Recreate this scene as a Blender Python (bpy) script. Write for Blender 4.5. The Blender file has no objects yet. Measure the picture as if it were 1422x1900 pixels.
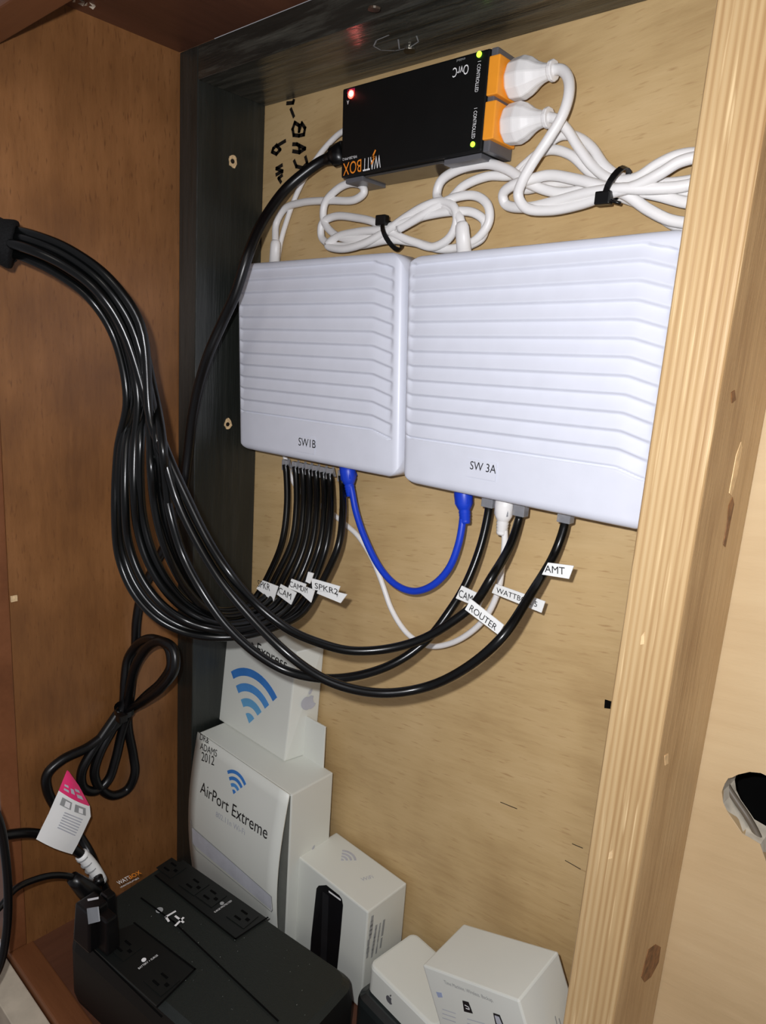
import bpy, bmesh, math, random
from mathutils import Vector, Matrix
from mathutils.geometry import tessellate_polygon
random.seed(7)
S = 0.5            # metres per modelling unit (camera stands 1 unit = 0.5 m in front of the plywood)
# ------------------------------------------------------------------ camera
R0 = Vector((0.7435751922, -0.0670455604, 0.6652825162))   # right
R1 = Vector((0.1935753669, 0.9739385002, -0.1182048020))   # down
R2 = Vector((-0.6400191488, 0.2166764656, 0.7371748764))   # forward   (in x, down, depth)
FPX = 1302.75
def w3(v): return Vector((v[0], v[2], -v[1]))
cd = bpy.data.cameras.new('camera'); cam = bpy.data.objects.new('camera', cd)
bpy.context.scene.collection.objects.link(cam); bpy.context.scene.camera = cam
cd.sensor_fit = 'VERTICAL'; cd.sensor_height = 24; cd.lens = FPX/1900*24; cd.clip_start = 0.01
X, Y, Z = w3(R0), -w3(R1), -w3(R2)
cam.matrix_world = Matrix(((X[0], Y[0], Z[0], 0), (X[1], Y[1], Z[1], -S), (X[2], Y[2], Z[2], 0), (0, 0, 0, 1)))
# ------------------------------------------------------------------ light and exposure
sc = bpy.context.scene
wd = bpy.data.worlds.new('world'); sc.world = wd; wd.use_nodes = True
wd.node_tree.nodes['Background'].inputs[0].default_value = (0.95, 0.93, 1.0, 1)
wd.node_tree.nodes['Background'].inputs[1].default_value = 0.25
def point_light(name, loc, power, radius, col):
    l = bpy.data.lights.new(name, 'POINT'); l.energy = power; l.shadow_soft_size = radius; l.color = col
    o = bpy.data.objects.new(name, l); o.location = loc; sc.collection.objects.link(o); return o
fl = Vector((0, -S, 0)) - X*0.022 + Y*0.024 + Z*0.0
point_light('camera_flash', fl, 12.0, 0.005, (0.97, 0.97, 1.0))
def area_light(name, loc, target, size, power, col):
    l = bpy.data.lights.new(name, 'AREA'); l.energy = power; l.size = size; l.color = col
    o = bpy.data.objects.new(name, l); o.location = loc; sc.collection.objects.link(o)
    o.rotation_euler = (Vector(target)-Vector(loc)).to_track_quat('-Z', 'Y').to_euler(); return o
area_light('warm_fill', (0.9, -2.2, 1.4), (-0.3, 0, 0), 0.7, 8, (1.0, 0.93, 0.82))  # unseen warm fill light behind the camera
sc.view_settings.view_transform = 'Standard'; sc.view_settings.look = 'None'
sc.view_settings.gamma = 1; sc.view_settings.exposure = 0; sc.view_settings.use_curve_mapping = False
# ------------------------------------------------------------------ photograph rays on real planes (units)
def ray(u, v):
    a, b = (u-711)/FPX, (v-950)/FPX
    return w3(R0*a + R1*b + R2)
O = Vector((0, -1, 0))
def onY(u, v, y): d = ray(u, v); return O + d*((y+1)/d.y)
def onX(u, v, x): d = ray(u, v); return O + d*(x/d.x)
def onZ(u, v, z): d = ray(u, v); return O + d*(z/d.z)
XL, XP, YP = -1.324, -1.2625, -0.162      # left wall, inner face of left post, front of posts
ZC, ZB, ZF = 0.541, 0.482, -1.255         # ceiling, underside of the black beam, shelf floor
XR0, XR1, YR = -0.3155, -0.246, 0.05      # right post, right panel plane
# ------------------------------------------------------------------ materials
def lin(c):
    c = c/255.0
    return c/12.92 if c <= 0.04045 else ((c+0.055)/1.055)**2.4
def rgb(r, g, b): return (lin(r), lin(g), lin(b), 1)
def mat(name, col, rough=0.5, metal=0, spec=0.5, emit=None, es=0, trans=0, noise=0.04, bump=0.0, nscale=60, coat=0):
    m = bpy.data.materials.new(name); m.use_nodes = True; nt = m.node_tree; b = nt.nodes['Principled BSDF']
    b.inputs['Roughness'].default_value = rough; b.inputs['Metallic'].default_value = metal
    b.inputs['Specular IOR Level'].default_value = spec
    b.inputs['Transmission Weight'].default_value = trans
    b.inputs['Coat Weight'].default_value = coat
    tc = nt.nodes.new('ShaderNodeTexCoord'); nz = nt.nodes.new('ShaderNodeTexNoise')
    nz.inputs['Scale'].default_value = nscale; nz.inputs['Detail'].default_value = 4
    nt.links.new(tc.outputs['Object'], nz.inputs['Vector'])
    cr = nt.nodes.new('ShaderNodeValToRGB')
    lo = tuple(max(0, c*(1-noise*2)) for c in col[:3])+(1,); hi = tuple(min(1, c*(1+noise*2)) for c in col[:3])+(1,)
    cr.color_ramp.elements[0].position = .3; cr.color_ramp.elements[1].position = .7
    cr.color_ramp.elements[0].color = lo; cr.color_ramp.elements[1].color = hi
    nt.links.new(nz.outputs['Fac'], cr.inputs[0]); nt.links.new(cr.outputs[0], b.inputs['Base Color'])
    if bump:
        bp = nt.nodes.new('ShaderNodeBump'); bp.inputs['Strength'].default_value = bump; bp.inputs['Distance'].default_value = 0.001
        nt.links.new(nz.outputs['Fac'], bp.inputs['Height']); nt.links.new(bp.outputs[0], b.inputs['Normal'])
    if emit:
        b.inputs['Emission Color'].default_value = emit; b.inputs['Emission Strength'].default_value = es
    return m
def wood(name, dark, mid, light, axis='X', stretch=12, scale=9, rough=0.55, fine=1.0, wave=0.0, wscale=30, bump=0.15, spec=0.4, wdist=2.0, mottle=0.0, pore=None, coat=0, tilt=0):
    """grain runs along axis; object coords in metres"""
    m = bpy.data.materials.new(name); m.use_nodes = True; nt = m.node_tree; N = nt.nodes; L = nt.links; b = N['Principled BSDF']
    b.inputs['Roughness'].default_value = rough; b.inputs['Specular IOR Level'].default_value = spec; b.inputs['Coat Weight'].default_value = coat
    tc = N.new('ShaderNodeTexCoord'); mp = N.new('ShaderNodeMapping')
    s = [1, 1, 1]; s['XYZ'.index(axis)] = 1/stretch; mp.inputs['Scale'].default_value = s
    rt = N.new('ShaderNodeMapping'); rt.inputs['Rotation'].default_value = (0, math.radians(tilt), 0)
    L.new(tc.outputs['Object'], rt.inputs['Vector']); L.new(rt.outputs[0], mp.inputs['Vector'])
    n1 = N.new('ShaderNodeTexNoise'); n1.inputs['Scale'].default_value = scale; n1.inputs['Detail'].default_value = 3; n1.inputs['Distortion'].default_value = 0.6
    n2 = N.new('ShaderNodeTexNoise'); n2.inputs['Scale'].default_value = scale*14; n2.inputs['Detail'].default_value = 5; n2.inputs['Roughness'].default_value = .65
    n3 = N.new('ShaderNodeTexNoise'); n3.inputs['Scale'].default_value = scale*1.3; n3.inputs['Detail'].default_value = 2
    L.new(mp.outputs[0], n1.inputs['Vector']); L.new(mp.outputs[0], n2.inputs['Vector']); L.new(tc.outputs['Object'], n3.inputs['Vector'])
    mx = N.new('ShaderNodeMath'); mx.operation = 'MULTIPLY_ADD'; mx.inputs[1].default_value = 0.45*fine
    L.new(n2.outputs['Fac'], mx.inputs[0])
    sc1 = N.new('ShaderNodeMath'); sc1.operation = 'MULTIPLY'; sc1.inputs[1].default_value = 1-0.45*fine
    L.new(n1.outputs['Fac'], sc1.inputs[0]); L.new(sc1.outputs[0], mx.inputs[2])
    h = mx.outputs[0]
    if wave:
        wv = N.new('ShaderNodeTexWave'); wv.wave_type = 'BANDS'; wv.bands_direction = 'X' if axis != 'X' else 'Z'
        wv.inputs['Scale'].default_value = wscale; wv.inputs['Distortion'].default_value = wdist; wv.inputs['Detail'].default_value = 3; wv.inputs['Detail Scale'].default_value = 1.2
        L.new(mp.outputs[0], wv.inputs['Vector'])
        a = N.new('ShaderNodeMath'); a.operation = 'MULTIPLY'; a.inputs[1].default_value = 1-wave; L.new(h, a.inputs[0])
        c = N.new('ShaderNodeMath'); c.operation = 'MULTIPLY_ADD'; c.inputs[1].default_value = wave; L.new(wv.outputs['Fac'], c.inputs[0]); L.new(a.outputs[0], c.inputs[2]); h = c.outputs[0]
    if mottle:
        a = N.new('ShaderNodeMath'); a.operation = 'MULTIPLY'; a.inputs[1].default_value = 1-mottle; L.new(h, a.inputs[0])
        c = N.new('ShaderNodeMath'); c.operation = 'MULTIPLY_ADD'; c.inputs[1].default_value = mottle; L.new(n3.outputs['Fac'], c.inputs[0]); L.new(a.outputs[0], c.inputs[2]); h = c.outputs[0]
    cr = N.new('ShaderNodeValToRGB'); e = cr.color_ramp.elements
    e[0].position = 0.33; e[0].color = dark; e[1].position = 0.66; e[1].color = light
    k = e.new(0.49); k.color = mid
    L.new(h, cr.inputs[0]); col = cr.outputs[0]
    if pore:
        mp2 = N.new('ShaderNodeMapping'); s2 = [1, 1, 1]; s2['XYZ'.index(axis)] = 1/(stretch*.9); mp2.inputs['Scale'].default_value = s2
        L.new(rt.outputs[0], mp2.inputs['Vector'])
        vn = N.new('ShaderNodeTexNoise'); vn.inputs['Scale'].default_value = 420; vn.inputs['Detail'].default_value = 2; L.new(mp2.outputs[0], vn.inputs['Vector'])
        r2 = N.new('ShaderNodeValToRGB'); r2.color_ramp.elements[0].position = .60; r2.color_ramp.elements[1].position = .74
        L.new(vn.outputs['Fac'], r2.inputs[0])
        mm = N.new('ShaderNodeMix'); mm.data_type = 'RGBA'; L.new(r2.outputs[0], mm.inputs[0]); L.new(col, mm.inputs[6]); mm.inputs[7].default_value = pore; col = mm.outputs[2]
    L.new(col, b.inputs['Base Color'])
    bp = N.new('ShaderNodeBump'); bp.inputs['Strength'].default_value = bump; bp.inputs['Distance'].default_value = 0.002
    L.new(n2.outputs['Fac'], bp.inputs['Height']); L.new(bp.outputs[0], b.inputs['Normal'])
    return m
M = {}
M['ply'] = wood('birch_plywood', rgb(166,136,92), rgb(192,163,116), rgb(206,178,132), 'X', 9, 11, 0.45, .9, mottle=.35, pore=rgb(174,142,98), tilt=8)
M['ply2'] = wood('pale_plywood', rgb(186,160,120), rgb(200,174,134), rgb(210,186,146), 'X', 8, 8, 0.5, .8, mottle=.35, tilt=8)
M['pine'] = wood('pine_stud', rgb(166,131,88), rgb(190,159,114), rgb(201,174,131), 'Z', 40, 14, 0.45, .9, wave=.17, wscale=74, bump=.3, wdist=2.5, pore=rgb(222,194,148))
M['pine_side'] = wood('pine_stud_side', rgb(158,124,84), rgb(192,160,116), rgb(210,182,138), 'Z', 10, 10, 0.5, .9, bump=.4, mottle=.2)
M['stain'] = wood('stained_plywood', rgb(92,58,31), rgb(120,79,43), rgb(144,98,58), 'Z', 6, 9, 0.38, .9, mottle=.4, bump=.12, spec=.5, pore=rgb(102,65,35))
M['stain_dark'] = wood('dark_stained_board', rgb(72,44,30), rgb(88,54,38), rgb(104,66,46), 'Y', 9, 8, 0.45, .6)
M['rail'] = wood('stained_rail', rgb(92,54,30), rgb(112,68,40), rgb(128,80,50), 'X', 10, 8, 0.4, .5)
M['blackwood'] = wood('black_painted_wood', rgb(22,25,23), rgb(31,34,31), rgb(52,53,50), 'Z', 14, 9, 0.36, .9, bump=.5, spec=.6)
M['blackbeam'] = wood('black_painted_beam', rgb(26,27,24), rgb(40,40,36), rgb(92,92,84), 'X', 12, 9, 0.26, 1.0, bump=.6, spec=.6)
M['cream'] = mat('cream_paint', rgb(190,178,158), .6, noise=.06, bump=.2)
M['rawwood'] = mat('raw_wood', rgb(214,184,140), .7, noise=.15, nscale=300)
M['white'] = mat('white_plastic', rgb(212,215,226), .38, noise=.01)
M['whitecord'] = mat('white_cord_jacket', rgb(232,230,228), .42, noise=.01)
M['black'] = mat('black_cable_jacket', rgb(6,7,7), .27, spec=.36, noise=.02)
M['blackcord'] = mat('black_cord_jacket', rgb(9,9,10), .32, spec=.4, noise=.02)
M['blue'] = mat('blue_cable_jacket', rgb(14,58,190), .4, noise=.02)
M['case'] = mat('black_case', rgb(12,13,13), .45, spec=.35, noise=.05)
M['caseunder'] = mat('glossy_black_case', rgb(60,58,56), .16, spec=.9, noise=.02)
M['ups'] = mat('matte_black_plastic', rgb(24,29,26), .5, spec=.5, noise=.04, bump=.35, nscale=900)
M['upsdark'] = mat('black_socket_panel', rgb(15,18,17), .42, spec=.5, noise=.03)
M['slot'] = mat('dark_slot', rgb(3,3,3), .8, spec=.1)
M['orange'] = mat('orange_plastic', rgb(246,158,44), .45, noise=.02)
M['orangeprint'] = mat('orange_print', rgb(240,140,40), .5)
M['whiteprint'] = mat('white_print', rgb(235,235,235), .5)
M['greyprint'] = mat('grey_print', rgb(150,152,152), .5)
M['palegrey'] = mat('pale_grey_print', rgb(176,178,186), .5)
M['ink'] = mat('black_ink', rgb(22,22,24), .5)
M['marker'] = mat('marker_ink', rgb(24,18,14), .5)
M['card'] = mat('white_card', rgb(212,214,206), .45, noise=.012, nscale=12)
M['gapshade'] = mat('grey_gap_shade', rgb(110,112,106), .8)  # grey stands in for the shade inside the carton gap
M['paper'] = mat('white_label_paper', rgb(235,236,234), .45, noise=.01)
M['clear'] = mat('clear_plug_plastic', rgb(190,192,198), .12, trans=.6, spec=.8)
M['metal'] = mat('steel', rgb(190,185,170), .3, metal=1)
M['gold'] = mat('gold_contacts', rgb(205,150,60), .3, metal=1)
M['magenta'] = mat('magenta_print', rgb(226,52,112), .45)
M['blueprint1'] = mat('deep_blue_print', rgb(56,118,190), .45)
M['blueprint2'] = mat('mid_blue_print', rgb(76,138,200), .45)
M['blueprint3'] = mat('light_blue_print', rgb(100,162,205), .45)
M['ledred'] = mat('red_led', rgb(255,40,30), .4, emit=(1, .03, .02, 1), es=14)
M['ledred2'] = mat('red_led_core', rgb(255,120,110), .4, emit=(1, .35, .3, 1), es=30)
M['ledgreen'] = mat('green_led', rgb(170,255,60), .4, emit=(.35, 1, .03, 1), es=3)
M['velcro'] = mat('black_hook_and_loop', rgb(14,14,15), .85, spec=.2, noise=.2, bump=.8, nscale=700)
M['greyclip'] = mat('grey_plastic', rgb(150,155,160), .5)
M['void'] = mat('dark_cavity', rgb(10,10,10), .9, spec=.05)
M['conduit'] = mat('grey_brown_tube', rgb(96,88,76), .5)
M['plyedge'] = mat('cut_plywood_edge', rgb(214,206,188), .7, noise=.1, nscale=80, bump=.6)
# ------------------------------------------------------------------ mesh helpers (all coordinates in units, scaled by S here)
COL = sc.collection
def ME(name, verts, faces, m, parent=None, smooth=False, origin=None):
    me = bpy.data.meshes.new(name)
    org = Vector(origin) if origin is not None else Vector((0, 0, 0))
    me.from_pydata([tuple((Vector(v)-org)*S) for v in verts], [], faces); me.validate(); me.update()
    if smooth: me.polygons.foreach_set('use_smooth', [True]*len(me.polygons))
    if isinstance(m, str): m = M[m]
    me.materials.append(m)
    o = bpy.data.objects.new(name, me); COL.objects.link(o)
    if parent is not None: o.parent = parent; o.location = org*S - (PO[parent.name])
    else: o.location = org*S
    PO[o.name] = org*S
    return o
PO = {}
def thing(name, label, cat, loc, group=None):
    o = bpy.data.objects.new(name, None); COL.objects.link(o); o.empty_display_size = .01
    o.location = Vector(loc)*S; PO[o.name] = Vector(loc)*S
    o['label'] = label; o['category'] = cat
    if group: o['group'] = group
    return o
def tag(o, label, cat, group=None):
    o['label'] = label; o['category'] = cat
    if group: o['group'] = group
    return o
def hexa(c):  # 8 corners: bottom 4 ccw, top 4
    return list(c), [(0,3,2,1), (4,5,6,7), (0,1,5,4), (1,2,6,5), (2,3,7,6), (3,0,4,7)]
def bevelled(verts, faces, w=0.0, seg=2):
    bm = bmesh.new(); vs = [bm.verts.new(v) for v in verts]
    for f in faces: bm.faces.new([vs[i] for i in f])
    bmesh.ops.recalc_face_normals(bm, faces=bm.faces)
    if w: bmesh.ops.bevel(bm, geom=list(bm.edges), offset=w, segments=seg, affect='EDGES', profile=.6)
    bm.verts.index_update()
    V = [v.co.copy() for v in bm.verts]; F = [[v.index for v in f.verts] for f in bm.faces]; bm.free(); return V, F
def boxaa(x0, x1, y0, y1, z0, z1):
    return [(x0,y0,z0),(x1,y0,z0),(x1,y1,z0),(x0,y1,z0),(x0,y0,z1),(x1,y0,z1),(x1,y1,z1),(x0,y1,z1)]
def BOX(name, c8, m, parent=None, w=0.0, seg=2, smooth=False):
    v, f = hexa([Vector(p) for p in c8]); v, f = bevelled(v, f, w, seg)
    o = ME(name, v, f, m, parent, smooth)
    if parent is None:
        pass
    return o
def STRUCT(name, c8, m, w=0):
    o = BOX(name, c8, m, None, w); o['kind'] = 'structure'; return o
def smooth_path(pts, n=8):
    P = [Vector(p) for p in pts]; out = []
    P = [P[0]*2-P[1]] + P + [P[-1]*2-P[-2]]
    for i in range(1, len(P)-2):
        p0, p1, p2, p3 = P[i-1:i+3]
        # centripetal catmull-rom
        def tj(a, b): return max((b-a).length, 1e-6)**.5
        t0 = 0; t1 = tj(p0, p1); t2 = t1+tj(p1, p2); t3 = t2+tj(p2, p3)
        for k in range(n):
            t = t1+(t2-t1)*k/n
            a1 = p0*((t1-t)/(t1-t0))+p1*((t-t0)/(t1-t0)); a2 = p1*((t2-t)/(t2-t1))+p2*((t-t1)/(t2-t1)); a3 = p2*((t3-t)/(t3-t2))+p3*((t-t2)/(t3-t2))
            b1 = a1*((t2-t)/(t2-t0))+a2*((t-t0)/(t2-t0)); b2 = a2*((t3-t)/(t3-t1))+a3*((t-t1)/(t3-t1))
            out.append(b1*((t2-t)/(t2-t1))+b2*((t-t1)/(t2-t1)))
    out.append(P[-2]); return out
def tube_data(path, r, sides=10):
    V, F = [], []; up = Vector((.13, .9, .3)); n = len(path)
    for i, p in enumerate(path):
        t = (path[min(i+1, n-1)]-path[max(i-1, 0)])
        if t.length < 1e-9: t = Vector((0, 0, 1))
        t.normalize(); a = up-t*up.dot(t)
        if a.length < 1e-4: a = t.orthogonal()
        a.normalize(); up = a; b = t.cross(a)
        rr = r(i/(n-1)) if callable(r) else r
        for k in range(sides):
            th = 2*math.pi*k/sides; V.append(p+a*(math.cos(th)*rr)+b*(math.sin(th)*rr))
    for i in range(n-1):
        for k in range(sides):
            F.append((i*sides+k, i*sides+(k+1) % sides, (i+1)*sides+(k+1) % sides, (i+1)*sides+k))
    F.append(tuple(range(sides))[::-1]); F.append(tuple((n-1)*sides+k for k in range(sides))); return V, F
def TUBE(name, pts, r, m, parent=None, sides=10, n=8, raw=False):
    path = [Vector(p) for p in pts] if raw else smooth_path(pts, n)
    V, F = tube_data(path, r, sides); return ME(name, V, F, m, parent, True)
def loft(rings):
    V, F = [], []; k = len(rings[0])
    for r in rings: V += list(r)
    for i in range(len(rings)-1):
        for j in range(k): F.append((i*k+j, i*k+(j+1) % k, (i+1)*k+(j+1) % k, (i+1)*k+j))
    F.append(tuple(range(k))[::-1]); F.append(tuple((len(rings)-1)*k+j for j in range(k))); return V, F
def plane_frame(o, u, v):
    """returns f(a,b,h): point o + a*u + b*v + h*normal"""
    o, u, v = Vector(o), Vector(u), Vector(v); n = u.cross(v).normalized()
    return lambda a, b, h=0.0: o+u*a+v*b+n*h
def extr(name, poly, f, m, parent, h=0.0008, base=0.0):
    """flat printed polygon in 2D (a,b) extruded by h over the surface map f"""
    tri = tessellate_polygon([[Vector((p[0], p[1], 0)) for p in poly]]); n = len(poly)
    V = [f(p[0], p[1], base) for p in poly]+[f(p[0], p[1], base+h) for p in poly]
    F = [tuple(t) for t in tri]+[tuple(i+n for i in t) for t in tri]+[(i, (i+1) % n, n+(i+1) % n, n+i) for i in range(n)]
    return ME(name, V, F, m, parent)
def TEXT(name, s, f, size, m, parent, h=0.001, align='LEFT', sx=1.0, shear=0, spacing=1.0):
    cu = bpy.data.curves.new('t', 'FONT'); cu.body = s; cu.size = size; cu.align_x = align; cu.shear = shear; cu.space_character = spacing
    cu.resolution_u = 3
    ob = bpy.data.objects.new('t', cu); me = ob.to_mesh()
    V = [f(v.co.x*sx, v.co.y, h) for v in me.vertices]; F = [tuple(p.vertices) for p in me.polygons]
    ob.to_mesh_clear(); bpy.data.objects.remove(ob); bpy.data.curves.remove(cu)
    return ME(name, V, F, m, parent)
def strokes(name, lines, f, w, m, parent, h=0.0012):
    """flat pen strokes: polylines in (a,b)"""
    V, F = [], []
    for ln in lines:
        for (a, b) in zip(ln[:-1], ln[1:]):
            a = Vector(a); b = Vector(b); d = (b-a)
            if d.length < 1e-7: continue
            d.normalize(); q = Vector((-d.y, d.x))*w/2; a2 = a-d*w*.4; b2 = b+d*w*.4
            k = len(V)
            V += [f(*(a2+q), h), f(*(a2-q), h), f(*(b2-q), h), f(*(b2+q), h)]; F.append((k, k+1, k+2, k+3))
    return ME(name, V, F, m, parent)
def arc_band(cx, cy, r0, r1, a0, a1, n=14):
    P = [(cx+r1*math.cos(a0+(a1-a0)*i/n), cy+r1*math.sin(a0+(a1-a0)*i/n)) for i in range(n+1)]
    P += [(cx+r0*math.cos(a1+(a0-a1)*i/n), cy+r0*math.sin(a1+(a0-a1)*i/n)) for i in range(n+1)]
    return P
def pxpath(pts):
    """(px,py,y) control points; kept clear of the left wall and in front of the post"""
    out = []
    for p in pts:
        q = onY(p[0], p[1], p[2])
        if q.x < XL+0.02: q = onX(p[0], p[1], XL+0.02)
        out.append(q)
    return out
# ================================================================== SETTING
# left plywood panel behind the devices
STRUCT('wall_back', boxaa(XP-.06, XR1-.005, 0, YR-.004, ZF, 0.62), 'ply')
# right panel with torn cable hole
hole = [(1345,1455),(1352,1444),(1360,1442),(1370,1437),(1392,1432),(1412,1434),(1424,1440),(1450,1450),(1470,1490),(1480,1560),(1470,1640),(1452,1672),(1436,1640),(1420,1592),(1411,1566),(1395,1556),(1378,1546),(1366,1528),(1352,1508),(1343,1490),(1340,1470)]
def panel_with_hole():
    outer = [(XR0+.03, ZF), (0.55, ZF), (0.55, 0.62), (XR0+.03, 0.62)]
    hp = [(lambda q: (q.x, q.z))(onY(a, b, YR)) for a, b in hole]
    V2 = outer+hp
    tri = tessellate_polygon([[Vector((p[0], p[1], 0)) for p in outer], [Vector((p[0], p[1], 0)) for p in hp]])
    n = len(V2); V = [(p[0], YR, p[1]) for p in V2]+[(p[0], YR+.045, p[1]) for p in V2]
    F = [tuple(t) for t in tri]+[tuple(i+n for i in t) for t in tri]
    F += [(i, (i+1) % 4, n+(i+1) % 4, n+i) for i in range(4)]
    k = len(hp); F += [(4+i, 4+(i+1) % k, n+4+(i+1) % k, n+4+i) for i in range(k)]
    o = ME('wall_right_back', V, F, 'ply2'); o['kind'] = 'structure'
    # cut edge lining
    V = [];F = []
    for i, (a, b) in enumerate(hp):
        rr = .004*(.5-random.random())
        V += [(a+rr*.4, YR-.0006, b+rr*.4), (a*0.985+hp[0][0]*.015+.004, YR+.05, b)]
    F = [(2*i, 2*((i+1) % k), 2*((i+1) % k)+1, 2*i+1) for i in range(k)]
    ME('hole_edge', V, F, 'plyedge', o)
    return o
rp = panel_with_hole()
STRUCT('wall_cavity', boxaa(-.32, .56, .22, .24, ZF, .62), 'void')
# left side of the cabinet, ceiling, floor
STRUCT('wall_left', boxaa(XL-.05, XL, -.518, .05, ZF-.0002, ZC+.05), 'stain')
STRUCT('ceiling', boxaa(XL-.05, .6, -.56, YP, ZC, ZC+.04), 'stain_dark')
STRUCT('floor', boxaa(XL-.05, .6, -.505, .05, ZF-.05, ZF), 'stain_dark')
STRUCT('trim_1', boxaa(XL-.05, .6, -.553, -.505, ZF-.12, ZF+.002), 'rail', .003)          # bottom rail of the face frame
STRUCT('trim_2', boxaa(XL-.1, .6, -.607, -.556, ZF-.14, ZF-.012), 'cream', .002)           # cream strip in front of it
STRUCT('trim_3', boxaa(XL-.09, XL, -.553, -.5182, ZF+.003, .43), 'rail', .002)           # left stile of the face frame
STRUCT('trim_4', boxaa(XL-.09, .6, -.556, -.505, .433, ZC), 'rail', .003)             # top rail of the face frame
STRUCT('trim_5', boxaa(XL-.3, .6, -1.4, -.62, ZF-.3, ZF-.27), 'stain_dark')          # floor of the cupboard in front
c = onZ(150, 5, ZC)
for i, (a, b, s) in enumerate(((148, 3, .012), (168, 10, .010))):
    q = onZ(a, b, ZC-.001)
    V = [q+Vector((s*math.cos(t)*(.7+.5*random.random()), s*math.sin(t)*(.6+.5*random.random()), (.002 if k % 2 else -.003))) for k, t in enumerate([j*math.pi/3 for j in range(6)])]
    o = ME('paint_chip', [p for p in V]+[p+Vector((0,0,.0012)) for p in V], [(0,1,2,3,4,5), (6,7,8,9,10,11)]+[(j,(j+1)%6,6+(j+1)%6,6+j) for j in range(6)], 'cream')
    tag(o, ['larger cream paint flake hanging at the top left edge of the ceiling board', 'smaller cream paint flake beside the larger one on the ceiling board'][i], 'paint flake', 'paint flakes')
# marker writing and notch on the plywood
wall = bpy.data.objects['wall_back']
ply_f = lambda a, b, h=0: Vector((a, -h, b))
def pxs(lines, y=0): return [[(lambda q: (q.x, q.z))(onY(u, v, y)) for u, v in ln] for ln in lines]
mk = [ # CAB-4
 [(568,292),(571,303),(563,312),(551,309),(547,299)],
 [(545,281),(557,283),(567,276),(552,268),(545,268)], [(557,283),(556,271)],
 [(546,251),(544,240),(548,228),(556,233),(556,244),(561,229),(567,238),(565,250),(556,252),(546,251)],
 [(546,216),(541,203)], [(534,192),(545,191),(546,187)],
 [(522,338),(518,331),(524,326)], [(514,324),(525,318),(514,313),(524,307)],
 [(508,276),(514,270),(521,278),(514,286),(506,282),(508,276)], [(515,271),(530,262)]]
strokes('marker_writing', pxs(mk), ply_f, .0072, 'marker', wall)
q = onY(1127,1305,0); extr('dark_notch', [(q.x-.003,q.z-.009),(q.x+.008,q.z-.006),(q.x+.007,q.z+.006),(q.x-.004,q.z+.005)], ply_f, 'void', wall, .001)
for (a, b), (c_, d) in (((1065,1598),(1092,1620)), ((1053,1640),(1080,1662)), ((1110,1590),(1120,1596))):
    pass
strokes('grain_crack', pxs([[(1063,1565),(1082,1573)],[(1050,1596),(1078,1612)],[(930,1488),(960,1500)]]), ply_f, .0014, 'marker', wall)
# ================================================================== TIMBER FRAME
post = BOX('black_post', boxaa(XL+.0005, XP, YP, -.0005, ZF+.0005, ZC-.0005), 'blackwood', None, .0022, 2)
tag(post, 'black painted timber post upright against the brown cabinet side', 'post')
beam = BOX('black_beam', boxaa(XP+.0005, XR0+.4, YP, -.0005, ZB, ZC-.0005), 'blackbeam', None, .0016, 2)
tag(beam, 'black painted timber beam running level above the power box', 'beam')
stud = BOX('pine_stud', boxaa(XR0, XR1, YP, YR-.0005, ZF+.0005, ZB-.0006), 'pine', None, .005, 3)
tag(stud, 'bare pine timber stud standing upright at the right of both white switches', 'stud')
stud.data.materials.append(M['pine_side'])
for p in stud.data.polygons:
    if p.normal.x > .8: p.material_index = 1
def disc(name, c, n, r, m, parent, h=.0012, sq=1.0, ring=None, jag=0):
    n = Vector(n).normalized(); u = n.orthogonal().normalized() if abs(n.z) > .9 else Vector((0,0,1)); w = n.cross(u)
    k = 14; P = []
    for i in range(k):
        t = 2*math.pi*i/k; rr = r*(1+jag*(random.random()-.5)); P.append(Vector(c)+u*rr*math.cos(t)+w*rr*sq*math.sin(t))
    V = P+[p+n*h for p in P]; F = [tuple(range(k))[::-1], tuple(range(k, 2*k))]+[(i, (i+1) % k, k+(i+1) % k, k+i) for i in range(k)]
    return ME(name, V, F, m, parent)
for (a, b) in ((432,300),(423,787)):
    q = onX(a, b, XP); d = disc('wood_plug', q, (1,0,0), .012, 'rawwood', post, .002, .8, jag=.3)
    disc('screw_hole', q+Vector((.002,-.002,0)), (1,0,0), .0045, 'marker', d, .0006)
for (a, b) in ((337,146),(410,186)):
    pass
q = onZ(760, 93, ZB); disc('screw_head', q, (0,0,-1), .010, 'metal', beam, .002, 1.1, jag=.2)
q = onY(695, 14, -.12); q = onZ(695, 14, ZB); disc('screw_head', q, (0,0,-1), .009, 'metal', beam, .003, .8, jag=.3)
q = onZ(735, 78, ZB)
kn = [[(q.x+.042*math.cos(t/9*2*math.pi), q.y+.026*math.sin(t/9*2*math.pi)) for t in range(10)], [(q.x-.01, q.y+.02), (q.x+.01, q.y-.006)]]
strokes('knot_ring', [kn[0][:8], kn[1]], lambda a, b, h=0: Vector((a, b, ZB-h)), .0022, M['greyprint'], beam, .0007)
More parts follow.
